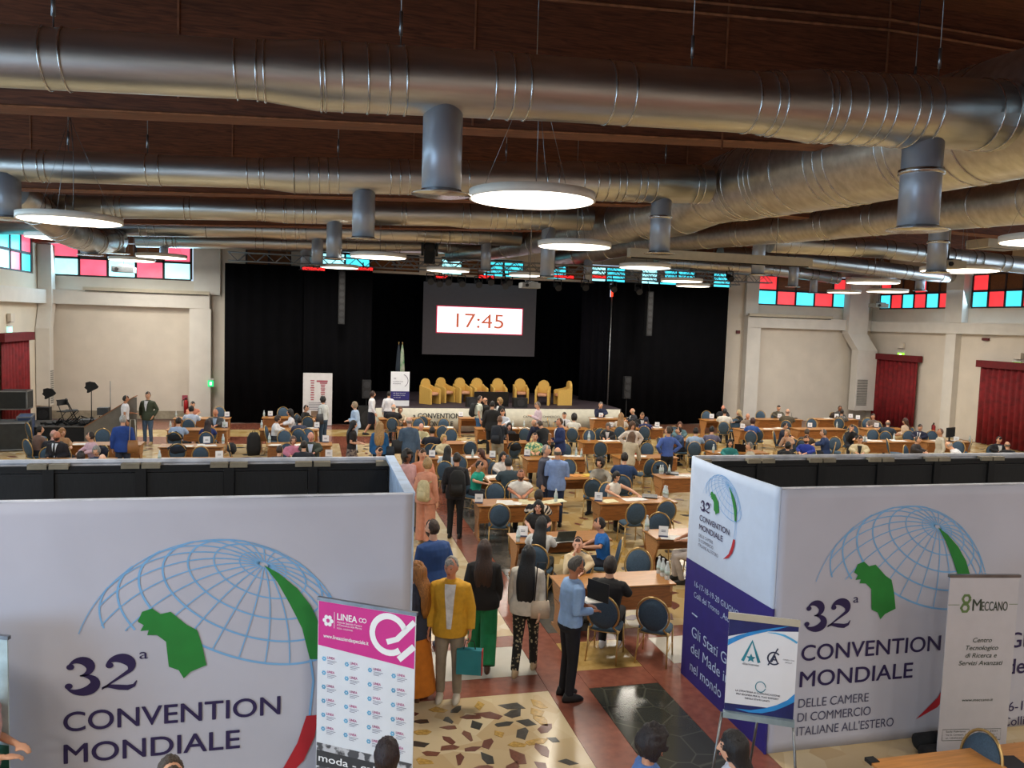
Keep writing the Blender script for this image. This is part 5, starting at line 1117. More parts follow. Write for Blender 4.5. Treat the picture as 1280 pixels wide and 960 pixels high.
p = local(r, (-.05, -.30, 1.12)); o = empty('folder', p, r.rotation_euler.z, 'brown leather folder held by the man in navy suit', 'folder'); b = MB().use(mat('a5713f', .5)); b.box((0, 0, 0), (.24, .02, .32)); b.build('cover', o); b = MB().use(mat('e8e4dc', .6)); b.box((0, .014, .02), (.21, .012, .30)); b.build('pages', o)
S(799.4, 535, 15, 'woman with long brown hair, cream cardigan and red skirt', pose='hip', sex='f', hair=('longc', '5a3c26'), top=('loose', 'd8ccc0'), bottom=('skirt', 'b02a38'), hp=12)
S(790, 546, 160, 'woman in cream jacket and jeans bending, back turned', pose='bend', sex='f', lean=18, hair=('longc', '6a4a30'), top=('jacket', 'c0b298'), bottom=('trousers', '2a3440'))
S(835, 539, -150, 'man in bright blue shirt standing with hand on hip', pose='hip', hair=('short', '4a3c30'), top=('shirt', '4a66b0'), bottom=('trousers', '17181c'), h=1.05, hy=30)
S(1175, 540.5, -70, 'man with shaved head in sand-coloured shirt standing at right', hair=('crop', '6a4c3a'), skin='b07f62', top=('shirt', 'bdb7a8'), bottom=('trousers', '9a9486'))
S(1186, 557, -95, 'older man in white shirt leaning toward a desk at right', pose='bend', lean=40, hair=('fringe', 'b0a8a0'), top=('shirt', 'dcdce0'), bottom=('trousers', '777777'))
S(157.5, 499, 92, 'man in white shirt with dark hair talking near the ramp', pose='gest', skin='b07a5a', hair=('short', '17120f'), top=('short', 'dfe0e8'), bottom=('trousers', '3a3c44'))
S(184.7, 494.5, -25, 'young man in green jacket and jeans, hands in pockets', pose='pockets', hair=('short', '1c1512'), top=('jacket', '3a4230'), bottom=('trousers', '4a5f7a'), shoes='c8b088', inner='d8d8dc', h=1.05)
r = S(153.8, 525, 172, 'grey-haired man in bright blue jacket seen from behind at left', hair=('short', 'b8b4ae'), top=('jacket', '1c3e86'), bottom=('trousers', '2a3040'), h=1.05)[0]
handbag(local(r, (-.24, .10, .78)), r.rotation_euler.z, 'tan leather bag on the man in bright blue jacket', '9c6a3c', .28, .34, .55, 'd8d0c0')
r = S(403.4, 500, -130, 'person in white shirt and jeans before the white poster', hair=('bob', '1c1716'), sex='f', top=('shirt', 'c8cccc'), bottom=('trousers', '2c4258'), h=1.04)[0]
handbag(local(r, (.32, .12, .82)), r.rotation_euler.z, 'round dark bag on the person in jeans', '25252b', .36, .36, .2)
# --- seated people: pixel of the head, facing (0 toward the camera, 90 to the right, 180 away)
Q = sitting
N = [
 (657, 598, 5, 'seated bald bearded man in white polo shirt', dict(skin='c08060', hair=('crop', '6a4a3a'), top=('short', 'e4e2dc'), near=True, h=1.05, extra=(('beard', '3a2a22'),), fat=.02)),
 (773.4, 598, 30, 'seated woman in white sleeveless blouse reaching over papers', dict(pose='sitreach', sex='f', hair=('bob', '1f1512'), top=('sleeveless', 'e6e0d4'), bottom=('trousers', '222222'), near=True, hp=22)),
 (635, 579, -160, 'seated man in dark slate suit leaning on the fourth desk', dict(hair=('short', '33312f'), top=('jacket', '33434c'), bottom=('trousers', '23282e'), h=1.1, lean=16)),
 (629.4, 571, 12, 'seated black-haired woman in white blouse facing the slate suit', dict(sex='f', hair=('long', '17120f'), top=('shirt', 'dcd6d0'))),
 (595, 578.5, 60, 'seated man in turquoise shirt looking down', dict(hair=('short', '1f1714'), top=('short', '12a088'), hp=15)),
 (601, 567, -60, 'seated woman with long auburn hair leaning forward', dict(sex='f', hair=('long', '4a2418'), top=('shirt', 'b07a5c'), hp=15)),
 (559.7, 563, 170, 'seated woman with black hair in pale blue blouse', dict(sex='f', hair=('long', '15110f'), top=('shirt', 'c4d0de'))),
 (558, 552, 30, 'seated woman with short blonde hair in cream blouse', dict(sex='f', hair=('bob', 'd0a864'), top=('shirt', 'd2c8a4'))),
 (540.3, 539, 176, 'seated man in black-blue suit, back turned, central aisle', dict(hair=('short', '1c1513'), top=('jacket', '141a2c'), h=1.08)),
 (528, 535, 10, 'seated bald man in cream shirt facing the camera', dict(skin='dca088', hair=('fringe', 'b8a08c'), top=('shirt', 'c0b890'))),
 (492, 509.5, 174, 'seated white-haired man in black suit near the lectern', dict(hair=('fringe', 'd0c0b0'), top=('jacket', '16161a'), h=1.1)),
 (499, 513, 20, 'seated woman with brown hair beside the black suit', dict(sex='f', hair=('bob', '6a4630'), top=('shirt', 'c8b8a0'))),
 (633.3, 518, -8, 'seated man in white shirt below the stage monitor', dict(hair=('short', '2b1d17'), top=('shirt', 'cfd6e0'), hp=20, h=1.08)),
 (636.6, 533, 4, 'seated woman with long black hair behind a laptop', dict(sex='f', hair=('long', '101014'), top=('jacket', '23252c'), skin='e0aa94')),
 (672.4, 548.5, 5, 'seated woman in yellow and green patterned blouse', dict(sex='f', hair=('bun', '221612'), top=('shirt', 'd8cf8e'), pat=mat('ddd49a', .8, kind='patch', c2='5c9a7a', scale=9), h=1.08, near=True)),
 (706, 519.5, 10, 'seated dark-haired man in white shirt with dark tie', dict(hair=('short', '17120f'), top=('shirt', 'd8d8dc'), tie='222222')),
 (717.8, 522, 172, 'seated woman with curly black hair in white top', dict(sex='f', hair=('curly', '1d1412'), top=('short', 'e4e0d4'), h=1.08)),
 (756, 508, 0, 'seated grey-haired man in navy suit, hands at his face', dict(pose='sitface', hair=('short', '8a8480'), top=('jacket', '1b2444'), h=1.08)),
 (768.4, 518, 176, 'seated woman with long straight blonde hair in white', dict(sex='f', hair=('long', 'a87e50'), top=('shirt', 'd8cdc0'), bottom=('trousers', '26324e'), h=1.08)),
 (790.5, 514, -70, 'seated bald elderly man in light shirt near the right curtain', dict(hair=('fringe', 'd0b89a'), top=('jacket', '2a2c34'), inner='e0e0e0')),
 (795.5, 521.5, 175, 'seated person hunched in a dark blue sweater', dict(pose='sitlean', hair=('short', '1c2244'), top=('shirt', '1f2a5a'))),
 (816, 523.5, 8, 'seated brown-haired man in black suit looking at papers', dict(hair=('short', '7a5a3a'), top=('jacket', '141416'), inner='e0e0e0', hp=22)),
 (774, 538.5, -12, 'seated woman with grey hair in black jacket, sixth row', dict(sex='f', hair=('bob', '6c625c'), top=('jacket', '15151a'), inner='d0c8c8', hp=22)),
 (748.5, 578.5, -25, 'seated woman with curly dark hair in grey knit, arm outstretched', dict(pose='sitreach', sex='f', hair=('curly', '24150f'), top=('shirt', '9a9284'), h=1.05)),
 (768.7, 567, 176, 'seated man in strong blue jacket, back turned, fifth row', dict(hair=('short', '221712'), top=('jacket', '1e3a66'), h=1.12)),
 (848, 538.5, -70, 'seated man in denim-blue shirt behind the blue shirt man', dict(hair=('short', '1d1512'), top=('shirt', '3c527a'))),
 (854.5, 538.5, 120, 'seated woman with black hair turned away, seventh row', dict(sex='f', hair=('bob', '17110f'), top=('shirt', '44557a'))),
 (863, 535.5, 2, 'seated woman with chestnut hair and teal jacket', dict(sex='f', hair=('long', '6a4028'), top=('jacket', '5c7c84'), inner='e0e0e0')),
 (869.7, 539.5, 178, 'seated man in pale blue shirt, back turned, second from booth', dict(hair=('short', '1a1412'), top=('shirt', '9ab0cc'), h=1.05)),
 (889.8, 537.5, 178, 'seated man in mauve-grey shirt, back turned, beside the booth', dict(hair=('short', '17120f'), top=('shirt', '6c6880'), h=1.05)),
 (904, 510, 0, 'seated bald man with reddish face beside the right pillar', dict(skin='e09a80', hair=None, top=('shirt', '202024'))),
 (906, 515, 178, 'seated man in white shirt with wide shoulders, back turned', dict(hair=('short', '15110f'), top=('shirt', 'e0dad0'), h=1.1, fat=.02)),
 (923.5, 516, -60, 'seated woman with long light-blonde hair in black', dict(sex='f', hair=('long', 'd0b88a'), top=('shirt', '161618'))),
 (934.7, 520.5, 5, 'seated bald man with tanned face, right section', dict(skin='c98c6c', hair=None, top=('shirt', '8a7a6c'))),
 (941, 527, 175, 'seated woman with auburn hair in denim shirt, back turned', dict(pose='sitlean', sex='f', hair=('bob', '4a2418'), top=('shirt', '2f57a0'), h=1.08, lean=18)),
 (912.7, 554, 4, 'seated woman with dark hair in teal top by the booth', dict(sex='f', hair=('long', '1d1412'), top=('shirt', '2a8080'))),
 (936.5, 558, -75, 'seated grey-haired man in beige shirt behind the right booth', dict(hair=('short', '7c7870'), top=('shirt', 'b8b09c'))),
 (981.6, 532.5, 80, 'seated young man with black hair in navy vest', dict(hair=('short', '110e0e'), top=('shirt', '1a2036'), hp=20)),
 (984, 541.5, -30, 'seated woman with sandy hair leaning on her hand', dict(sex='f', hair=('bob', 'b8926a'), top=('shirt', 'c09a80'), pose='sitface')),
 (985, 557.5, 170, 'seated person with black hair, back turned, right booth edge', dict(hair=('bob', '141112'), sex='f', top=('shirt', '15151a'))),
 (980, 511.5, 20, 'seated dark-haired man in front of the beige right wall', dict(hair=('short', '1c1614'), top=('shirt', '5a5446'))),
 (984.5, 515, 176, 'seated balding man in olive-brown jacket, back turned', dict(hair=('fringe', 'b09080'), top=('jacket', '5c5242'), h=1.08, fat=.02)),
 (1050, 510.5, 50, 'seated man in dark plaid jacket before the right wall', dict(hair=('crop', '3a2a24'), skin='8a5c44', top=('jacket', '3c3a38'))),
 (1052.5, 515.5, 165, 'seated person in dark striped shirt opposite the plaid jacket', dict(hair=('short', '2a1e1a'), top=('shirt', '403a40'), pat=mat('2a2830', .8, kind='stripe', c2='8a847c', scale=9))),
 (1007.8, 549.5, -20, 'seated bearded man in royal blue hoodie at right', dict(hair=('short', '3a2418'), top=('shirt', '22389a'), extra=(('beard', '3a2418'),), h=1.05)),
 (1009, 540.5, 160, 'seated person in brown jacket behind the blue hoodie', dict(hair=('short', '5a4a3c'), top=('jacket', '5a4c40'))),
 (1029, 541.5, -90, 'seated grey-haired man in dark blue suit turned left', dict(hair=('short', '5f5a55'), top=('jacket', '1d3460'), h=1.05)),
 (1079, 538, 10, 'seated black-haired woman resting head on hand', dict(pose='sitface', sex='f', hair=('bun', '100e10'), top=('shirt', '16161a'), hp=12)),
 (1075, 549.5, 5, 'seated man with glasses in beige jacket at right', dict(hair=('short', '2a1f1a'), top=('jacket', 'cdbf9c'), inner='1a1a1a', extra=(('glasses', '111111'),), hp=10, h=1.05)),
 (1112, 524.5, -30, 'seated dark-haired man before the first red curtain', dict(hair=('short', '17120f'), top=('shirt', '7a6a60'))),
 (1110, 529, 172, 'seated balding man in slate suit, back turned, far right', dict(hair=('fringe', '8a8078'), top=('jacket', '33404e'), h=1.05)),
 (1131.3, 527, -60, 'seated woman with long brown hair in light beige', dict(pose='sitlap', sex='f', hair=('longc', '5a3a2a'), top=('shirt', 'd8bda4'), bottom=('trousers', 'b89a6a'))),
 (1150, 534.5, -15, 'seated man in navy suit and tie by the red curtain', dict(hair=('short', '15110f'), top=('jacket', '161c38'), inner='e0e0e4', tie='303048', hp=12)),
 (1147.7, 550, 70, 'seated grey-haired man in dark leather jacket at right', dict(hair=('short', '5a5450'), top=('jacket', '332c2c'))),
 (1249, 550, 30, 'seated dark-suited man before the second red curtain', dict(hair=('short', '1a1412'), top=('jacket', '15151c'), inner='e0e0e0', hp=15)),
 (1259, 556.5, -150, 'seated balding person in black facing the dark suit', dict(hair=('fringe', '6a6058'), top=('jacket', '1c1c20'))),
 (57, 551.5, -28, 'seated bald bearded man in black suit, arms folded', dict(pose='sitlap', hair=None, skin='c07e62', top=('jacket', '1d1820'), inner='e4e4ea', tie='15151a', extra=(('beard', '3a2620'),), h=1.08)),
 (69.4, 544, 160, 'seated bald man in dark jacket, back turned, left group', dict(hair=('fringe', 'c0a090'), skin='d8a090', top=('jacket', '1d1820'), h=1.05)),
 (81.6, 539, 30, 'seated woman with ginger-blonde hair by the black riser', dict(sex='f', hair=('long', 'b07a44'), top=('shirt', 'b08860'))),
 (112.5, 546, -60, 'seated man in pale pink shirt seen from behind', dict(hair=('short', '2a1d18'), top=('shirt', 'd8b0b8'), hy=-40, h=1.05)),
 (101, 571, 175, 'person with black hair just above the left booth wall', dict(hair=('bob', '1d1518'), sex='f', top=('shirt', '2a2430'))),
 (120.5, 564, -20, 'seated woman with wavy grey hair above the booth wall', dict(sex='f', hair=('bob', '8f8d8a'), top=('shirt', '2a3048'), hp=15)),
 (128, 574, 178, 'bald head with fair skin just above the booth wall', dict(hair=None, skin='e0b096', top=('shirt', 'b0b0b8'))),
 (50.5, 537.5, 120, 'person with black hair beside the flight cases', dict(hair=('short', '120f10'), top=('shirt', '7a5c50'))),
 (239.4, 512, 165, 'seated man in pale blue shirt, back turned, last left row', dict(hair=('short', '17120f'), top=('shirt', 'c4cfe4'), h=1.05)),
 (241, 506, 5, 'seated person in salmon shirt with phone at ear', dict(pose='sitface', hair=('short', '1c1412'), top=('short', 'd08a70'))),
 (223.4, 527, 160, 'seated man in light-blue shirt, back turned, seventh left row', dict(hair=('short', '120f0f'), top=('shirt', 'a8bcdc'), h=1.05)),
 (265.6, 519.5, -15, 'seated bald man in grey suit at the left desks', dict(hair=None, skin='d09070', top=('jacket', '4a4a4c'), inner='a8c0e0', h=1.05)),
 (260, 529, 172, 'seated woman with long dark-red hair and blue dress', dict(sex='f', hair=('long', '2c1618'), top=('shirt', '1f3170'))),
 (348, 521.5, 75, 'seated woman in white shirt writing, left of the aisle', dict(sex='f', hair=('bob', '3a2a24'), top=('shirt', 'e4e4e8'), hp=18)),
 (362, 518, -88, 'hostess in navy vest with long black hair, seated', dict(sex='f', hair=('long', '17100f'), top=('shirt', 'e8e8f0'), h=1.05)),
 (374.4, 525.5, 176, 'seated person in slate jacket with black hair', dict(hair=('bob', '121014'), sex='f', top=('jacket', '3a4058'))),
 (383, 508.5, 60, 'seated person with short black hair behind a beige laptop', dict(hair=('short', '1c1412'), top=('shirt', '151515'), extra=(('glasses', '101010'),))),
 (350, 563, 150, 'person with brown hair in dark sweater above the booth wall', dict(hair=('short', '35231b'), top=('shirt', '2c2c38'))),
 (380, 557, 170, 'man in dark suit, back turned, above the booth wall', dict(hair=('short', '221714'), top=('jacket', '20242e'), h=1.05)),
 (388.4, 550.5, -5, 'seated bald man in dark green suit facing the camera', dict(hair=None, skin='e0a08c', top=('jacket', '3a4238'), inner='c8d4ea', hp=20, h=1.1)),
 (377.5, 551, 10, 'seated woman in pink jacket beside the bald man', dict(sex='f', hair=('bob', '6a5048'), top=('jacket', 'd0829c'))),
 (677, 655, 168, 'seated woman with very long black hair, second desk', dict(sex='f', hair=('xlong', '0f0f12'), top=('shirt', 'd0d0ce'), bottom=('trousers', '4a4a44'), near=True, h=1.03)),
 (684, 643, -8, 'seated woman with glasses and long black hair in black', dict(sex='f', hair=('long', '15100f'), top=('short', '141416'), near=True, extra=(('glasses', '201818'),), skin='dba58e', bottom=('trousers', '101012'))),
 (673.5, 620, 172, 'seated person in black-and-white striped jacket, back turned', dict(sex='f', hair=('bob', '2d211b'), top=('jacket', 'd8c8b8'), pat=mat('d6c9ba', .8, kind='stripe', c2='15151a', scale=5), near=True)),
 (749, 656, -85, 'seated young man in bright blue T-shirt facing left', dict(hair=('short', '120e0e'), top=('short', '1a66b4'), bottom=('trousers', '202634'), near=True, skin='c99274')),
 (732.5, 690, -5, 'seated young woman in beige top facing the camera', dict(sex='f', hair=('bun', '32201b'), top=('shirt', 'd8c4a0'), near=True, skin='e0ac94', pose='sitface')),
 (763, 708, 168, 'seated person in black jacket with white sneakers', dict(hair=('bob', '241815'), top=('jacket', '121214'), shoes='d8dae0', near=True, h=1.06, bottom=('trousers', '16161a'))),
 (866, 648, -80, 'seated person mostly hidden behind the right booth side', dict(hair=('short', '2a1e1a'), top=('short', '8a5a48'), bottom=('trousers', 'b8aca4'), skin='b98466')),
]
for px, py, f, lb, k in N: Q(px, py, f, lb, **k)
#CHAIRS
for (px, py, f) in CHAIR_PX:
    p = PZ(px, py, .72); rz = face_rz(p.x, p.y, f); q = Matrix.Rotation(rz, 3, 'Z') @ Vector((0, -.2, 0)); x, y = avoid(p.x+q.x, p.y+q.y, .22 if abs(abs(f)-90) > 30 else .30, f)
    if any(math.hypot(x-a, y-b) < .46 for a, b in CHAIRS) or any(math.hypot(x-a, y-b) < .42 for a, b in POS): continue
    side, h, col, rn, out = desk_phrase(x, y); lean = 'turned sideways ' if 60 < abs(f) < 150 else ''
    chair(x, y, rz, uniq('empty blue chair %son the %s side, %s end, %s row, %s' % (lean, side, h, rn, col) if px != 1230 else 'blue chair back between the near desk and the narrow banner'))
p = PZ(1232, 915, .96); rz = face_rz(p.x, p.y, -42); q = Matrix.Rotation(rz, 3, 'Z') @ Vector((0, -.27, 0)); chair(p.x+q.x, p.y+q.y, rz, 'blue chair back between the near desk and the narrow banner')
#ITEMS
def on_desk(px, py, z=.757):
    p = PZ(px, py, z); best = None
    for (dx, dy, w, col, row) in DESKS:
        qx = min(max(p.x, dx+.06), dx+w-.06); qy = min(max(p.y, dy+.08), dy+.58); d = math.hypot(qx-p.x, qy-p.y)
        if best is None or d < best[0]: best = (d, qx, qy)
    return best[1], best[2]
GLASS = mat('dfe9ec', .12, var=.02, alpha=.75); WLAB = mat('e9eef2', .5)
bt = MB().use(GLASS, True); bt.rings([((0, 0, 0), .030, .030), ((0, 0, .01), .034, .034), ((0, 0, .15), .034, .034), ((0, 0, .20), .016, .016), ((0, 0, .225), .014, .014)], 12); BT = bt.mesh()
bt = MB().use(mat('dfe6ea', .4), True); bt.rings([((0, 0, .225), .017, .017), ((0, 0, .245), .017, .017)], 10); BC = bt.mesh()
bt = MB().use(mat('b9d0cc', .5), True); bt.rings([((0, 0, .06), .0352, .0352), ((0, 0, .12), .0352, .0352)], 12); BL = bt.mesh()
def bottle(px, py, lb=None, s=1.0):
    x, y = on_desk(px, py); side, h, col, rn, out = desk_phrase(x, y)
    o = empty('water_bottle', (x, y, .7565), 0, uniq(lb or 'clear water bottle, %s end of desk, %s row, %s' % (h, rn, col)), 'bottle', 'water bottles on the desks'); o.scale = (s, s, s)
    inst('bottle_body', BT, o); inst('cap', BC, o); inst('paper_label', BL, o)
for a in [(764.5, 649, 1.2), (832.5, 720, 1.15), (838.5, 724, 1.15), (836, 716, 1.1), (697, 627, 1.15), (837, 621, 1.1), (841, 622, 1.1), (845, 620, 1.0), (784.5, 594, 1.15), (824, 592), (828, 592.5), (831, 590), (732, 571), (720, 570), (736, 551, 1.3), (593.5, 575), (634, 530), (786, 533), (655, 534), (282, 533, 1.2), (283, 553, 1.2), (217, 522), (209, 535), (329, 521), (326, 535, 1.1), (335, 553, 1.2), (184, 576, 1.1), (880, 566, 1.1), (1097, 562), (1102, 563), (1056, 534), (1104, 547), (930, 564), (634, 684.5, 1.1), (639, 683, 1.0), (1273, 560), (1277, 560)]: bottle(*a[:2], s=a[2] if len(a) > 2 else 1.0)
def card(px, py, s=1.0, up=True):
    x, y = on_desk(px, py); side, h, col, rn, out = desk_phrase(x, y)
    o = empty('table_card', (x, y, .7575), face_rz(x, y, 0)+random.uniform(-.15, .15), uniq('white table card standing %s on desk, %s row, %s' % ({'left': 'left', 'right': 'right', 'middle': 'midway'}[h], rn, col)), 'sign', 'white table cards'); o.scale = (s, s, s)
    b = MB().use(mat('eceef2', .5, var=.01)); b.add([(-.085, -.03, 0), (.085, -.03, 0), (.085, .0, .2), (-.085, .0, .2), (-.085, .05, 0), (.085, .05, 0), (-.085, .004, .2), (.085, .004, .2)], [(0, 1, 2, 3), (5, 4, 6, 7), (3, 2, 7, 6)]); b.build('card', o)
    b = MB().use(mat('4a4f70', .6)); b.box((0, -.033, .018), (.17, .006, .03)); F = frame((0, -.018, 0), (1, 0, 0))
    for z in (.10, .125): b.box((0, -.0335+(z-.1)*.14+.0155, z), (.08, .003, .008))
    b.build('print', o)
for a in [(598.5, 629), (653.5, 671), (829, 671), (748, 626.5), (622, 577.5), (540, 571.5), (657, 569), (576, 521), (520, 555), (747, 533.5), (836, 533), (883, 522, 1.1), (928, 536), (1045, 562), (1082, 532), (1005, 533), (966, 521), (1036, 521), (1096, 527), (260, 553, 1.1), (285, 520), (282, 534), (274, 574, 1.1), (338.5, 519), (396, 533), (407, 552, 1.1), (411, 572, 1.1), (1109, 562), (1130, 522), (1218, 557), (751, 522)]: card(*a)
def paper(px, py, n=1, c='e9e6df', w=.21, d=.297, lb=None):
    x, y = on_desk(px, py); side, h, col, rn, out = desk_phrase(x, y)
    o = empty('paper_sheets', (x, y, .7575), random.uniform(-.4, .4), uniq(lb or 'white papers lying %s on the desk, %s row, %s' % ({'left': 'left', 'right': 'right', 'middle': 'midway'}[h], rn, col)), 'papers', 'papers on the desks')
    b = MB().use(mat(c, .7, var=.02))
    for i in range(n): b.box(((i % 3-.5)*.16*(n > 1), (i//3-.3)*.12*(n > 1), .002+.003*i), (w, d, .003), random.uniform(-.3, .3))
    b.build('sheets', o)
for a in [(632, 629, 5), (660, 628, 4, 'd9d0a8'), (760, 626, 2, 'e6dcae'), (788, 624, 3), (692, 674, 3), (700, 682, 2), (845, 676, 3), (610, 596, 3), (600, 598, 2), (688, 627, 3, 'e0dcb8'), (720, 594, 2, 'd08a3a'), (730, 594, 3, 'd9b53a'), (690, 571, 2), (705, 566, 3), (590, 571, 3), (556, 571, 2), (640, 535, 2), (655, 535, 2), (712, 523, 2), (530, 533, 2), (560, 534, 2), (545, 553, 2), (585, 552, 2), (755, 551, 3), (776, 551, 2), (758, 521, 2), (790, 522, 2), (826, 534, 2), (800, 570, 2), (852, 594, 3), (935, 536, 3), (960, 536, 2), (975, 535, 2), (1090, 551, 4), (1120, 551, 4), (255, 557, 4), (225, 558, 3), (245, 521, 2), (345, 556, 2), (372, 556, 2), (390, 535, 2), (905, 566, 2), (1035, 523, 2), (1170, 551, 2), (1195, 551, 2), (100, 555, 3), (1268, 956, 1, '2a2a30')]: paper(*a)
def laptop(px, py, f, lb, c='2a2c30', sc='17181c', open_=100):
    x, y = on_desk(px, py); o = empty('laptop', (x, y, .7575), face_rz(x, y, f), lb, 'laptop'); b = MB().use(mat(c, .4, .3)); b.box((0, 0, .010), (.34, .23, .018)); b.build('base', o)
    b = MB().use(mat(c, .4, .3)); a = math.radians(open_); b.add([(-.17, .115, .02), (.17, .115, .02), (.17, .115+.23*math.cos(math.pi-a)*1, .02+.23*math.sin(a)), (-.17, .115+.23*math.cos(math.pi-a), .02+.23*math.sin(a))], [(0, 1, 2, 3)]); q = b.build('lid', o); s = q.modifiers.new('t', 'SOLIDIFY'); s.thickness = .008
    b = MB().use(mat(sc, .3)); b.box((0, 0, .0205), (.29, .12, .003)); b.build('keyboard', o)
laptop(597, 594, 180, 'brown laptop seen from behind on the fourth desk', 'a8703e'); laptop(640, 549, 180, 'black laptop in front of the long-haired woman', '101115'); laptop(710, 681, 200, 'grey laptop half open on the second desk', '5f6660', open_=120)
laptop(395, 521, 180, 'beige laptop before the white poster', '9c9184'); laptop(1001, 523, 90, 'black laptop in side view on the far right desk', '15161a'); laptop(925, 564, 180, 'black laptop near the teal woman', '15161c'); laptop(840, 593, 180, 'closed black laptop on the desk beside the right booth', '1a1a1c', open_=8); laptop(812, 622, 180, 'closed dark laptop on the third desk, right', '2a2522', open_=8)
# coats and bags
def coat(px, py, z, lb, c='15171c', s=1.0):
    p = PZ(px, py, z); ch = min(CHLIST, key=lambda c: math.hypot(c.location.x-p.x, c.location.y-p.y)); q = Matrix.Rotation(ch.rotation_euler.z, 3, 'Z') @ Vector((0, .20, 0)); p = Vector((ch.location.x+q.x, ch.location.y+q.y, .80)); o = empty('folded_coat', p, ch.rotation_euler.z, lb, 'coat'); b = MB().use(mat(c, .85, var=.2, bump=.3), True); b.ball((0, 0, 0), (.24*s, .13*s, .16*s), 16, 12, fn=lambda d: 1+.22*noise.noise(d*2.2)+.08*noise.noise(d*6)); b.build('cloth', o)
def bagfloor(px, py, lb, c='1a1a1d', s=1.0, tall=.3):
    p = PZ(px, py, 0); o = empty('bag', (p.x, p.y, 0), random.uniform(-.5, .5), lb, 'bag'); b = MB().use(mat(c, .8, var=.15, bump=.2), True); b.rings([((0, 0, .0), .16*s, .09*s), ((0, 0, tall*.3), .19*s, .11*s), ((0, 0, tall*.8), .17*s, .09*s), ((0, 0, tall), .1*s, .05*s)], 16, sq=.7); b.build('bag_body', o)
    b = MB().use(mat(c, .7), True); b.tube([(-.06, 0, tall*.97), (0, 0, tall*1.2), (.06, 0, tall*.97)], .01, 6); b.build('handle', o)
coat(653, 557, .85, 'black jacket draped over a chair near the khaki trousers'); coat(222, 551, .75, 'black coat over a chair in the left block'); coat(217, 566, .75, 'dark coat hanging on a chair above the booth wall', '1a1f2c'); coat(281, 560, .72, 'black jacket on the sideways chair at the left block'); coat(159, 571, .8, 'dark coat on a chair behind the left booth wall', '1a1f33'); coat(800, 598, .55, 'black bag hanging on the chair near the tan laptop', '15151a', .8); coat(1060, 517, .85, 'brown coat over the chair of the plaid jacket', '3a2a20')
bagfloor(317, 569, 'tall black backpack standing on the floor left of the aisle', s=1.2, tall=.75); bagfloor(824, 716, 'dark handbag on the floor under the second desk', '3a2420'); bagfloor(700, 690, 'dark green duffel bag near the second desk', '2c332e', 1.5, .35); bagfloor(683, 688, 'grey bag under the second desk', '70706c', 1.2, .2)
#SET DRESSING
# red curtains over the side doors
def sidecurtain(u, v0, v1, lb, sgn):
    root = empty('door_curtain', (u, (v0+v1)/2, 0), 0, lb, 'curtain', 'red door curtains'); c = (v0+v1)/2
    a, b_ = (0, v0-c+.12, 0), (0, v1-c-.12, 0); curtain('drape', (0, v0-c+.12, 0), (0, v1-c-.12, 0), .03, 3.42, RED, None, .07, .3, parent=root)
    b = MB().use(mat('6a0c16', .75, var=.1)); b.box((0, 0, 3.48), (.28, v1-v0, .3)); b.build('valance', root)
sidecurtain(UR-.22, 32.6, 35.9, 'dark red curtain under the left green exit sign, right wall', 1); sidecurtain(UR-.22, 25.6, 29.1, 'dark red curtain cut by the right picture edge', 1); sidecurtain(UR-.22, 18.5, 21.8, 'dark red door curtain outside the view', 1)
sidecurtain(UL+.22, 31.3, 34.4, 'red curtain at the left picture edge', -1)
def exit_sign(p, n, lb, w=.42, h=.2, c='8fd83a'):
    o = empty('exit_sign', p, 0, lb, 'sign'); b = MB().use(mat(c, .5, emit=1.6, var=0)); nx = Vector(n); ang = math.atan2(nx.y, nx.x)+math.pi/2; b.box((0, 0, 0), (w, .05, h), ang); b.build('lit_panel', o)
    b = MB().use(mat('f4fff0', .5, emit=1.5, var=0)); R = Matrix.Rotation(ang, 4, 'Z'); b.box((0, 0, 0), (1, 1, 1), xf=R @ Matrix.Translation((0, -.027, 0)) @ Matrix.Diagonal((w*.4, .006, h*.5, 1))); b.build('pictogram', o)
    b = MB().use(mat('d8d8d8', .5)); b.box((0, 0, h*.7), (w*1.05, .07, .05), ang); b.build('housing', o)
p = PU(1126, 443.5, UR-.03); exit_sign(p, (-1, 0, 0), 'green exit sign over the first red curtain, right wall'); p = PU(1271, 456, UR-.03); exit_sign(p, (-1, 0, 0), 'green exit sign near the right picture edge')
p = PU(12, 412, UL+.03); exit_sign(p, (1, 0, 0), 'green exit sign over the left red curtain', c='9fe8d0'); p = PV(264, 479, 36.2); exit_sign((p.x, 36.05, p.z), (0, -1, 0), 'small green exit sign left of the stage curtain', .22, .26, '1fbf6a')
def wallbox2(p, d, m, name, lb, cat): o = empty(name, p, 0, lb, cat); b = MB().use(m); b.box((0, 0, 0), d); b.build('case', o); b = MB().use(mat('77756f', .6)); b.box((0, 0, -d[2]/2-.01), (d[0]*.7, d[1]*.7, .02)); b.build('grille', o)
for (px, py, lb) in ((1126, 432, 'white emergency lamp over the first exit sign'), (1272, 445, 'white emergency lamp at the right picture edge')): p = PU(px, py, UR-.1); wallbox2(p, (.12, .42, .26), WHITEW, 'emergency_lamp', lb, 'lamp')
p = PU(14, 397, UL+.1); wallbox2(p, (.12, .42, .3), WHITEW, 'emergency_lamp', 'white emergency lamp over the left exit sign', 'lamp')
p = PU(1232, 424, UR-.06); wallbox2(p, (.08, .35, .12), mat('5a1418', .6), 'alarm_box', 'small dark red box under the right frieze', 'alarm'); p = PV(923, 415, 36.42); wallbox2((p.x, 36.455, p.z), (.2, .08, .16), mat('5a1418', .6), 'alarm_box', 'small dark red box beside the right black curtain', 'alarm')
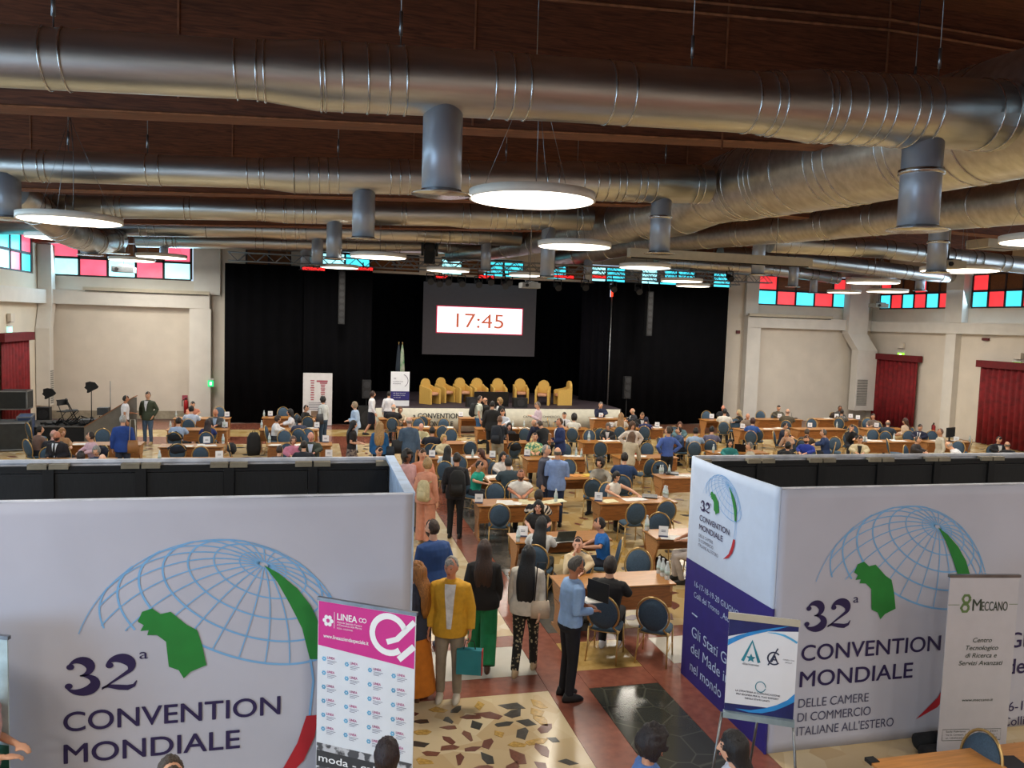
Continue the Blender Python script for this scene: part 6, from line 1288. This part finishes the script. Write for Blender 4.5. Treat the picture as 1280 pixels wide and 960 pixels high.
def riser(u0, s, w, lb):
    root = empty('air_riser', (u0, 35.82, 0), 0, lb, 'air duct'); m = BEAMW; a = w/2
    b = MB().use(m); hh = 2.9 if s else 2.5; b.box((0, .32, 4.6+hh/2), (w, .5, hh)); b.build('upper_shaft', root)
    b = MB().use(m); b.add([(-a, .07, 4.6), (a, .07, 4.6), (a, .57, 4.6), (-a, .57, 4.6), (-a+s, -.25, 3.75), (a+s, -.25, 3.75), (a+s, .25, 3.75), (-a+s, .25, 3.75)], [(0, 1, 2, 3), (4, 7, 6, 5), (0, 4, 5, 1), (1, 5, 6, 2), (2, 6, 7, 3), (3, 7, 4, 0)]); b.build('bend', root)
    b = MB().use(m); b.box((s, 0, 2.2), (w, .5, 3.1)); b.build('lower_shaft', root)
    for i in range(16):
        b = MB().use(mat('8a8a84', .6))
        if s: b.box((s-.2, -.262, .95+i*.085), (.6, .02, .05))
        else: b.box((a+.006, 0, .75+i*.085), (.012, .36, .05))
        b.build('grille_slat', root)
riser(27.25, .42, 1.15, 'white boxed air riser in the right corner'); riser(-10.52, 0, .5, 'white boxed air riser in the left corner')
# lectern board, flags, white poster, speakers
p0, p1 = PV(489, 466, 33.0), PV(511.5, 506, 33.0); le = empty('lectern', ((p0.x+p1.x)/2, 33.1, 1.0), 0, 'white lectern with convention logo at the stage left', 'lectern'); w = p1.x-p0.x; h = 1.42
b = MB().use(mat('e4e6ec', .6, var=.02)); b.box((0, 0, h/2), (w, .05, h)); b.build('front_board', le); b = MB().use(mat('28246e', .6)); b.box((0, -.03, h*.30), (w, .012, h*.26)); b.build('navy_band', le)
b = MB().use(WOOD); b.box((0, .25, .55), (w*.8, .4, 1.1)); b.build('lectern_body', le)
t = MB().use(DARKT); F = frame((0, -.04, 0), (1, 0, 0)); put(t, F, '32', -w*.35, h*.78, .07, .1); put(t, F, 'CONVENTION', -w*.38, h*.70, .045, .4); put(t, F, 'MONDIALE', -w*.38, h*.64, .045, .32); stroke(t, F, arc(.05, h*.74, .27, .27, -60, 70, 14), .02); t.build('lettering', le)
t = MB().use(mat('e8e8f4', .6)); put(t, F, 'Gli Stati Generali', -w*.35, h*.36, .04, .5); put(t, F, 'del Made in Italy', -w*.35, h*.30, .04, .48); put(t, F, 'nel mondo', -w*.35, h*.24, .04, .3); t.build('band_lettering', le)
for px, c, c2, lb in ((497, '15202c', '15202c', 'dark furled flag on its pole behind the lectern'), (501.5, '2a6a3c', 'b8b8a8', 'green furled flag on its pole behind the lectern')):
    p = PV(px, 500, 34.6); o = empty('furled_flag', (p.x, 34.6, 1.0), 0, lb, 'flag'); b = MB().use(GOLD, True); b.tube([(0, 0, 0), (0, 0, 2.55)], .014, 6); b.ball((0, 0, 2.58), .03, 8, 6); b.build('pole', o); b = MB().use(mat(c, .8, var=.3, c2=c2, scale=5), True); b.rings([((0, 0, 1.0), .14, .08), ((0, 0, 1.6), .11, .07), ((0, 0, 2.2), .07, .05), ((0, 0, 2.5), .02, .02)], 12); b.build('flag_cloth', o)
p0, p1 = PV(379, 466, 34.4), PV(414.5, 535, 34.4); w = p1.x-p0.x; o = empty('poster_board', ((p0.x+p1.x)/2, 34.4, 0), 0, 'white poster board with red lettering before the black curtain', 'poster'); b = MB().use(mat('d6d4d6', .6, var=.03)); b.box((0, 0, 1.12), (w, .05, 2.2)); b.build('board', o)
t = MB().use(mat('a84a5a', .6)); F = frame((0, -.03, 0), (1, 0, 0))
for i in range(9): t.box((-w*.18, -.03, 1.9-i*.1), (.16-.02*(i % 3), .01, .045)); t.box((w*.18, -.03, 1.72-i*.08), (.18-.03*(i % 2), .01, .04))
t.box((w*.15, -.03, 1.88), (.45, .01, .07)); t.box((w*.2, -.03, 1.8), (.3, .01, .05)); t.build('red_print', o); t = MB().use(GREYT)
for i in range(5): t.box((0, -.03, .98-i*.07), (w*.6, .01, .016))
t.build('small_print', o)
def speaker(px, v, z, w, h, lb, stand=None, d=.3, rz=0):
    p = PV(px, 500, v); o = empty('loudspeaker', (p.x, v, z), rz, lb, 'loudspeaker'); b = MB().use(mat('141416', .7)); b.box((0, 0, h/2), (w, d, h)); b.build('cabinet', o); b = MB().use(mat('26262a', .6), True)
    n = max(1, int(h/w)); 
    for i in range(n): b.tube([(0, -d/2-.005, h*(i+.5)/n), (0, -d/2-.015, h*(i+.5)/n)], min(w, h/n)*.4, 16)
    b.build('speaker_cone', o)
    if z > 4: b = MB().use(BLACK, True); b.tube([(0, 0, h), (0, .3, 6.75-z)], .02, 6); b.build('hanger', o)
    if stand: b = MB().use(BLACK, True); b.tube([(0, 0, 0), (0, 0, -stand+.02)], .02, 6); b.tube([(.25, 0, -stand+.02), (0, 0, -stand+.3), (-.25, 0, -stand+.02)], .012, 5); b.tube([(0, .25, -stand+.02), (0, 0, -stand+.3)], .012, 5); b.build('stand', o)
speaker(458, 33.2, 1.3, .35, .75, 'black loudspeaker left of the lectern', 1.3); speaker(783, 33.6, 1.35, .32, 1.0, 'slim column loudspeaker right of the stage', 1.35, .2)
speaker(425, 34.1, 4.3, .26, 2.2, 'long black line-array loudspeaker hanging at the left curtain'); speaker(806, 34.1, 4.2, .26, 2.0, 'long black line-array loudspeaker hanging at the right curtain')
p = PV(632, 500, 32.9); speaker(650, 32.9, 1.0, .6, .4, 'black wedge stage monitor right of the floor screen', None, .35); speaker(590, 33.0, 1.0, .5, .4, 'black wedge stage monitor behind the backpack man', None, .35)
o = empty('floor_monitor', (p.x-.6, 33.0, 1.0), 0, 'wide flat black floor screen before the tub chairs', 'screen'); b = MB().use(mat('0b0b0d', .3)); b.box((0, 0, .33), (1.5, .06, .62)); b.build('display', o); b = MB().use(BLACK); b.box((0, 0, .01), (.8, .3, .02)); b.build('foot', o)
speaker(462, 33.4, .0, .9, .95, 'large black subwoofer left of the stage corner', None, .6)
p = PV(734, 495, 37.5); o = empty('hanging_cloth', (p.x, 37.5, p.z), 0, 'light-blue cloth hanging at the dark stage right', 'cloth'); b = MB().use(mat('2f6f9c', .7, var=.1), True); b.rings([((0, 0, -.35), .06, .04), ((0, 0, -.2), .13, .06), ((0, 0, .1), .06, .04), ((0, 0, .45), .01, .01)], 12); b.build('cloth', o); b = MB().use(BLACK); b.tube([(0, 0, .44), (0, 0, 1.6)], .006, 4); b.build('cord', o)
p = PV(765, 366, 34.0); o = empty('lit_tube', (p.x, 34.0, 0), 0, 'steel pole with red lit top at the right curtain edge', 'stage light'); b = MB().use(STEEL, True); b.tube([(0, 0, .02), (0, 0, 5.9)], .025, 8); b.build('pole', o); b = MB().use(mat('ff3a20', .5, emit=2, var=0), True); b.tube([(0, 0, 5.9), (0, 0, 6.3)], .05, 8); b.build('red_light', o)
# reds of the LED bars glowing under the truss
for px, w in ((392, .9), (454, .8), (608, .7), (552, .5), (705, .9), (748, .7)):
    p = PV(px, 336 if px < 500 else 346, 34.25); o = empty('led_bar', p, 0, uniq('red glowing LED display bar on the truss %s' % ('over the left curtain' if px < 500 else 'over the stage')), 'stage light', 'red LED bars'); b = MB().use(mat('ff2a2a', .5, emit=1.6, kind='patch', c2='300404', scale=30)); b.box((0, 0, 0), (w, .04, .12)); b.build('led_face', o); b = MB().use(BLACK); b.box((0, .05, 0), (w+.05, .06, .15)); b.box((0, .05, (6.9-p.z)/2), (.05, .05, abs(6.9-p.z))); b.build('housing', o)
# left: riser, ramp, stands, flight cases, folding chairs
a = PZ(60, 553, 0); rs = empty('black_riser', (-9.6, 29.6, 0), 0, 'low black stage riser with cables and gear at left', 'platform'); b = MB().use(mat('17171a', .8)); b.box((1.3, .9, .28), (2.9, 1.8, .56)); b.build('skirt', rs); b = MB().use(mat('35302c', .7)); b.box((1.3, .9, .575), (2.95, 1.85, .03)); b.build('deck', rs)
q = PV(106, 548, 29.3); ra = empty('ramp', (q.x, 29.3, 0), 0, 'grey wooden ramp panel rising to the right', 'ramp'); b = MB().use(mat('6a645c', .6, var=.06)); b.prism([(0, 0), (0, .62), (1.55, 1.65), (1.62, 1.65), (1.62, 0)], 0, .06, Matrix(((1, 0, 0, 0), (0, 0, -1, 0), (0, 1, 0, 0), (0, 0, 0, 1)))); b.build('side_board', ra); b = MB().use(mat('8a5a38', .6)); b.add([(0, -.08, .62), (0, .5, .62), (1.55, .5, 1.65), (1.55, -.08, 1.65)], [(0, 1, 2, 3)]); k = b.build('deck', ra); s = k.modifiers.new('t', 'SOLIDIFY'); s.thickness = .03
def paddle(px, py, v, z, lb):
    p = PV(px, py, v); o = empty('antenna_paddle', (p.x, v, z), 0, lb, 'antenna'); b = MB().use(BLACK); b.prism([(-.18, .16), (-.05, .20), (.12, .17), (.24, .02), (.2, -.04), (.05, -.12), (-.08, -.2), (-.14, -.2), (-.13, -.1), (-.22, -.02), (-.18, .04)], -.01, .01, Matrix(((1, 0, 0, 0), (0, 0, -1, 0), (0, 1, 0, p.z-z), (0, 0, 0, 1)))); b.build('paddle', o); b = MB().use(BLACK, True); b.tube([(0, .015, p.z-z-.1), (0, .015, .02)], .015, 6)
    for a in (0, 2.1, 4.2): b.tube([(0, 0, .25), (.25*math.cos(a), .25*math.sin(a), .012)], .010, 5)
    b.build('stand', o)
paddle(61, 492, 31.6, 0, 'black antenna paddle on a stand, left one'); paddle(114, 484, 30.6, .59, 'black antenna paddle on a stand, right one')
def case(px, py, dx, dy, dz, z, lb, c='23262a', rz=.2):
    p = PZ(px, py, z); o = empty('flight_case', (p.x, p.y, z), rz, lb, 'flight case'); b = MB().use(mat(c, .6, var=.12)); b.box((0, 0, dz/2+.05), (dx, dy, dz)); b.build('case_body', o); b = MB().use(STEEL)
    for i in (-1, 1):
        for j in (-1, 1): b.box((i*dx/2, j*dy/2, dz/2+.05), (.04, .04, dz+.02))
        for k in (0, 1): b.box((0, i*dy/2, .05+dz*k), (dx, .04, .04)); b.box((i*dx/2, 0, .05+dz*k), (.04, dy, .04))
    b.build('metal_edges', o); b = MB().use(BLACK, True)
    for i in (-1, 1):
        for j in (-1, 1): b.tube([(i*dx*.38-.02, j*dy*.38, .026), (i*dx*.38+.02, j*dy*.38, .026)], .026, 10)
    b.build('castor', o)
case(3, 562, 1.5, .9, .85, 0, 'low open flight case with black interior at the left edge', '2b2e30'); case(33, 557, .4, 1.0, .95, 0, 'long flight case with blue side, seen edge-on', '2a3f66'); case(17, 512, 1.0, .7, .62, .98, 'large black amplifier case on top of the flight cases', '1f2426', .05)
speaker(55, 31.9, .0, .42, 1.0, 'dark brown speaker box behind the flight cases', None)
def fold_chair(px, py, v, z, f, lb):
    p = PV(px, py, v); o = empty('folding_chair', (p.x, v, z), math.radians(f), lb, 'chair'); b = MB().use(BLACK, True)
    for s in (-.2, .2): b.tube([(s, -.2, .0), (s, .18, .85)], .013, 6); b.tube([(s, .22, .0), (s, -.2, .45)], .013, 6)
    b.build('frame', o); b = MB().use(mat('222428', .6)); b.box((0, 0, .45), (.4, .36, .03)); b.build('seat', o); b = MB().use(mat('222428', .6)); b.box((0, .15, .75), (.4, .03, .2)); b.build('backrest', o)
fold_chair(82, 520, 30.3, .59, 60, 'black folding chair leaning left on the riser'); fold_chair(90, 520, 30.6, .59, 110, 'black folding chair on the riser, right one')
o = empty('cable_heap', (-8.0, 30.2, .59), 0, 'heap of black cables and mixers on the riser', 'cables'); b = MB().use(BLACK, True)
for i in range(26): x, y = random.uniform(-.9, .9), random.uniform(-.4, .4); b.tube([(x, y, .03), (x+random.uniform(-.3, .3), y+.1, random.uniform(.05, .3)), (x+random.uniform(-.5, .5), y, .03)], random.uniform(.015, .04), 5)
g = b.build('cables', o); g['kind'] = 'stuff'; b = MB().use(mat('3a3c3e', .5)); b.box((.5, 0, .1), (.6, .4, .18), .3); b.box((.9, .2, .45), (.35, .3, .25)); b.build('mixer', o); b = MB().use(STEEL, True); b.tube([(1.1, .3, 0), (1.1, .3, 1.5)], .012, 6); b.build('microphone_pole', o)
def extinguisher(p, lb): o = empty('fire_extinguisher', p, 0, lb, 'extinguisher'); b = MB().use(mat('b01c20', .35), True); b.rings([((0, 0, 0), .09, .09), ((0, 0, .5), .09, .09), ((0, 0, .58), .03, .03)], 14); b.build('cylinder', o); b = MB().use(BLACK, True); b.tube([(0, 0, .58), (0, 0, .66)], .035, 8); b.tube([(0, -.02, .64), (-.14, -.05, .55), (-.14, -.06, .3)], .015, 6); b.build('valve_hose', o)
p = PV(232, 508, 36.3); extinguisher((p.x, 36.40, p.z-.3), 'red fire extinguisher on the left white wall'); p = PU(1166, 546, 28.2); extinguisher((28.2, p.y, p.z), 'red fire extinguisher beside the first red curtain')
p = PV(231, 500, 36.45); wallbox2((p.x, 36.47, p.z+.1), (.22, .03, .2), mat('b05060', .6), 'wall_sign', 'small red and white sign over the left fire extinguisher', 'sign')
x, y = on_desk(1190, 552); o = empty('computer_monitor', (x, y+.1, .7575), math.radians(20), 'black computer monitor on the right desks', 'monitor'); b = MB().use(BLACK); b.box((0, 0, .33), (.55, .05, .36)); b.box((0, .03, .08), (.05, .04, .16)); b.box((0, 0, .008), (.26, .18, .016)); b.build('screen', o)
# long black tripod bags leaning by the narrow banner
for i, (px, py, lb) in enumerate(((1150, 928, 'upper long black padded bag behind the narrow banner'), (1158, 940, 'lower long black padded bag behind the narrow banner'))):
    p = PZ(px, py, 0); o = empty('tripod_bag', (p.x+.25, 7.05+(.17 if i == 0 else 0), .07 if i else .09), .0, lb, 'bag'); b = MB().use(mat('141416', .85, var=.3, scale=20, bump=.3), True); b.tube([(-.42, 0, 0), (-.4, 0, 0), (.4, 0, 0), (.42, 0, 0)], [.04, .07 if i else .09, .07 if i else .09, .04], 12); b.build('bag_body', o); b = MB().use(BLACK, True); b.tube([(-.1, -.05, .05), (-.05, -.05, .12), (.05, -.05, .12), (.1, -.05, .05)], .008, 5); b.build('handle', o)
# air unit on the ceiling at the right
p = PV(1245, 306, 22); wallbox2(p, (1.5, .9, .28), BEI, 'air_unit', 'beige ceiling air unit between the right ducts', 'air conditioner')

for o in bpy.data.objects:
    n = o.name.split('.')[0]
    if o.parent and n in ('lettering', 'small_lettering', 'second_lettering', 'side_lettering', 'header_lettering', 'band_lettering', 'lace_lettering', 'repeated_small_logos', 'small_print', 'red_print', 'lattice', 'globe_grid', 'poster_waves', 'teal_logos', 'suspension_wire', 'hanger_wire', 'nut_emblem'): o['kind'] = 'stuff'
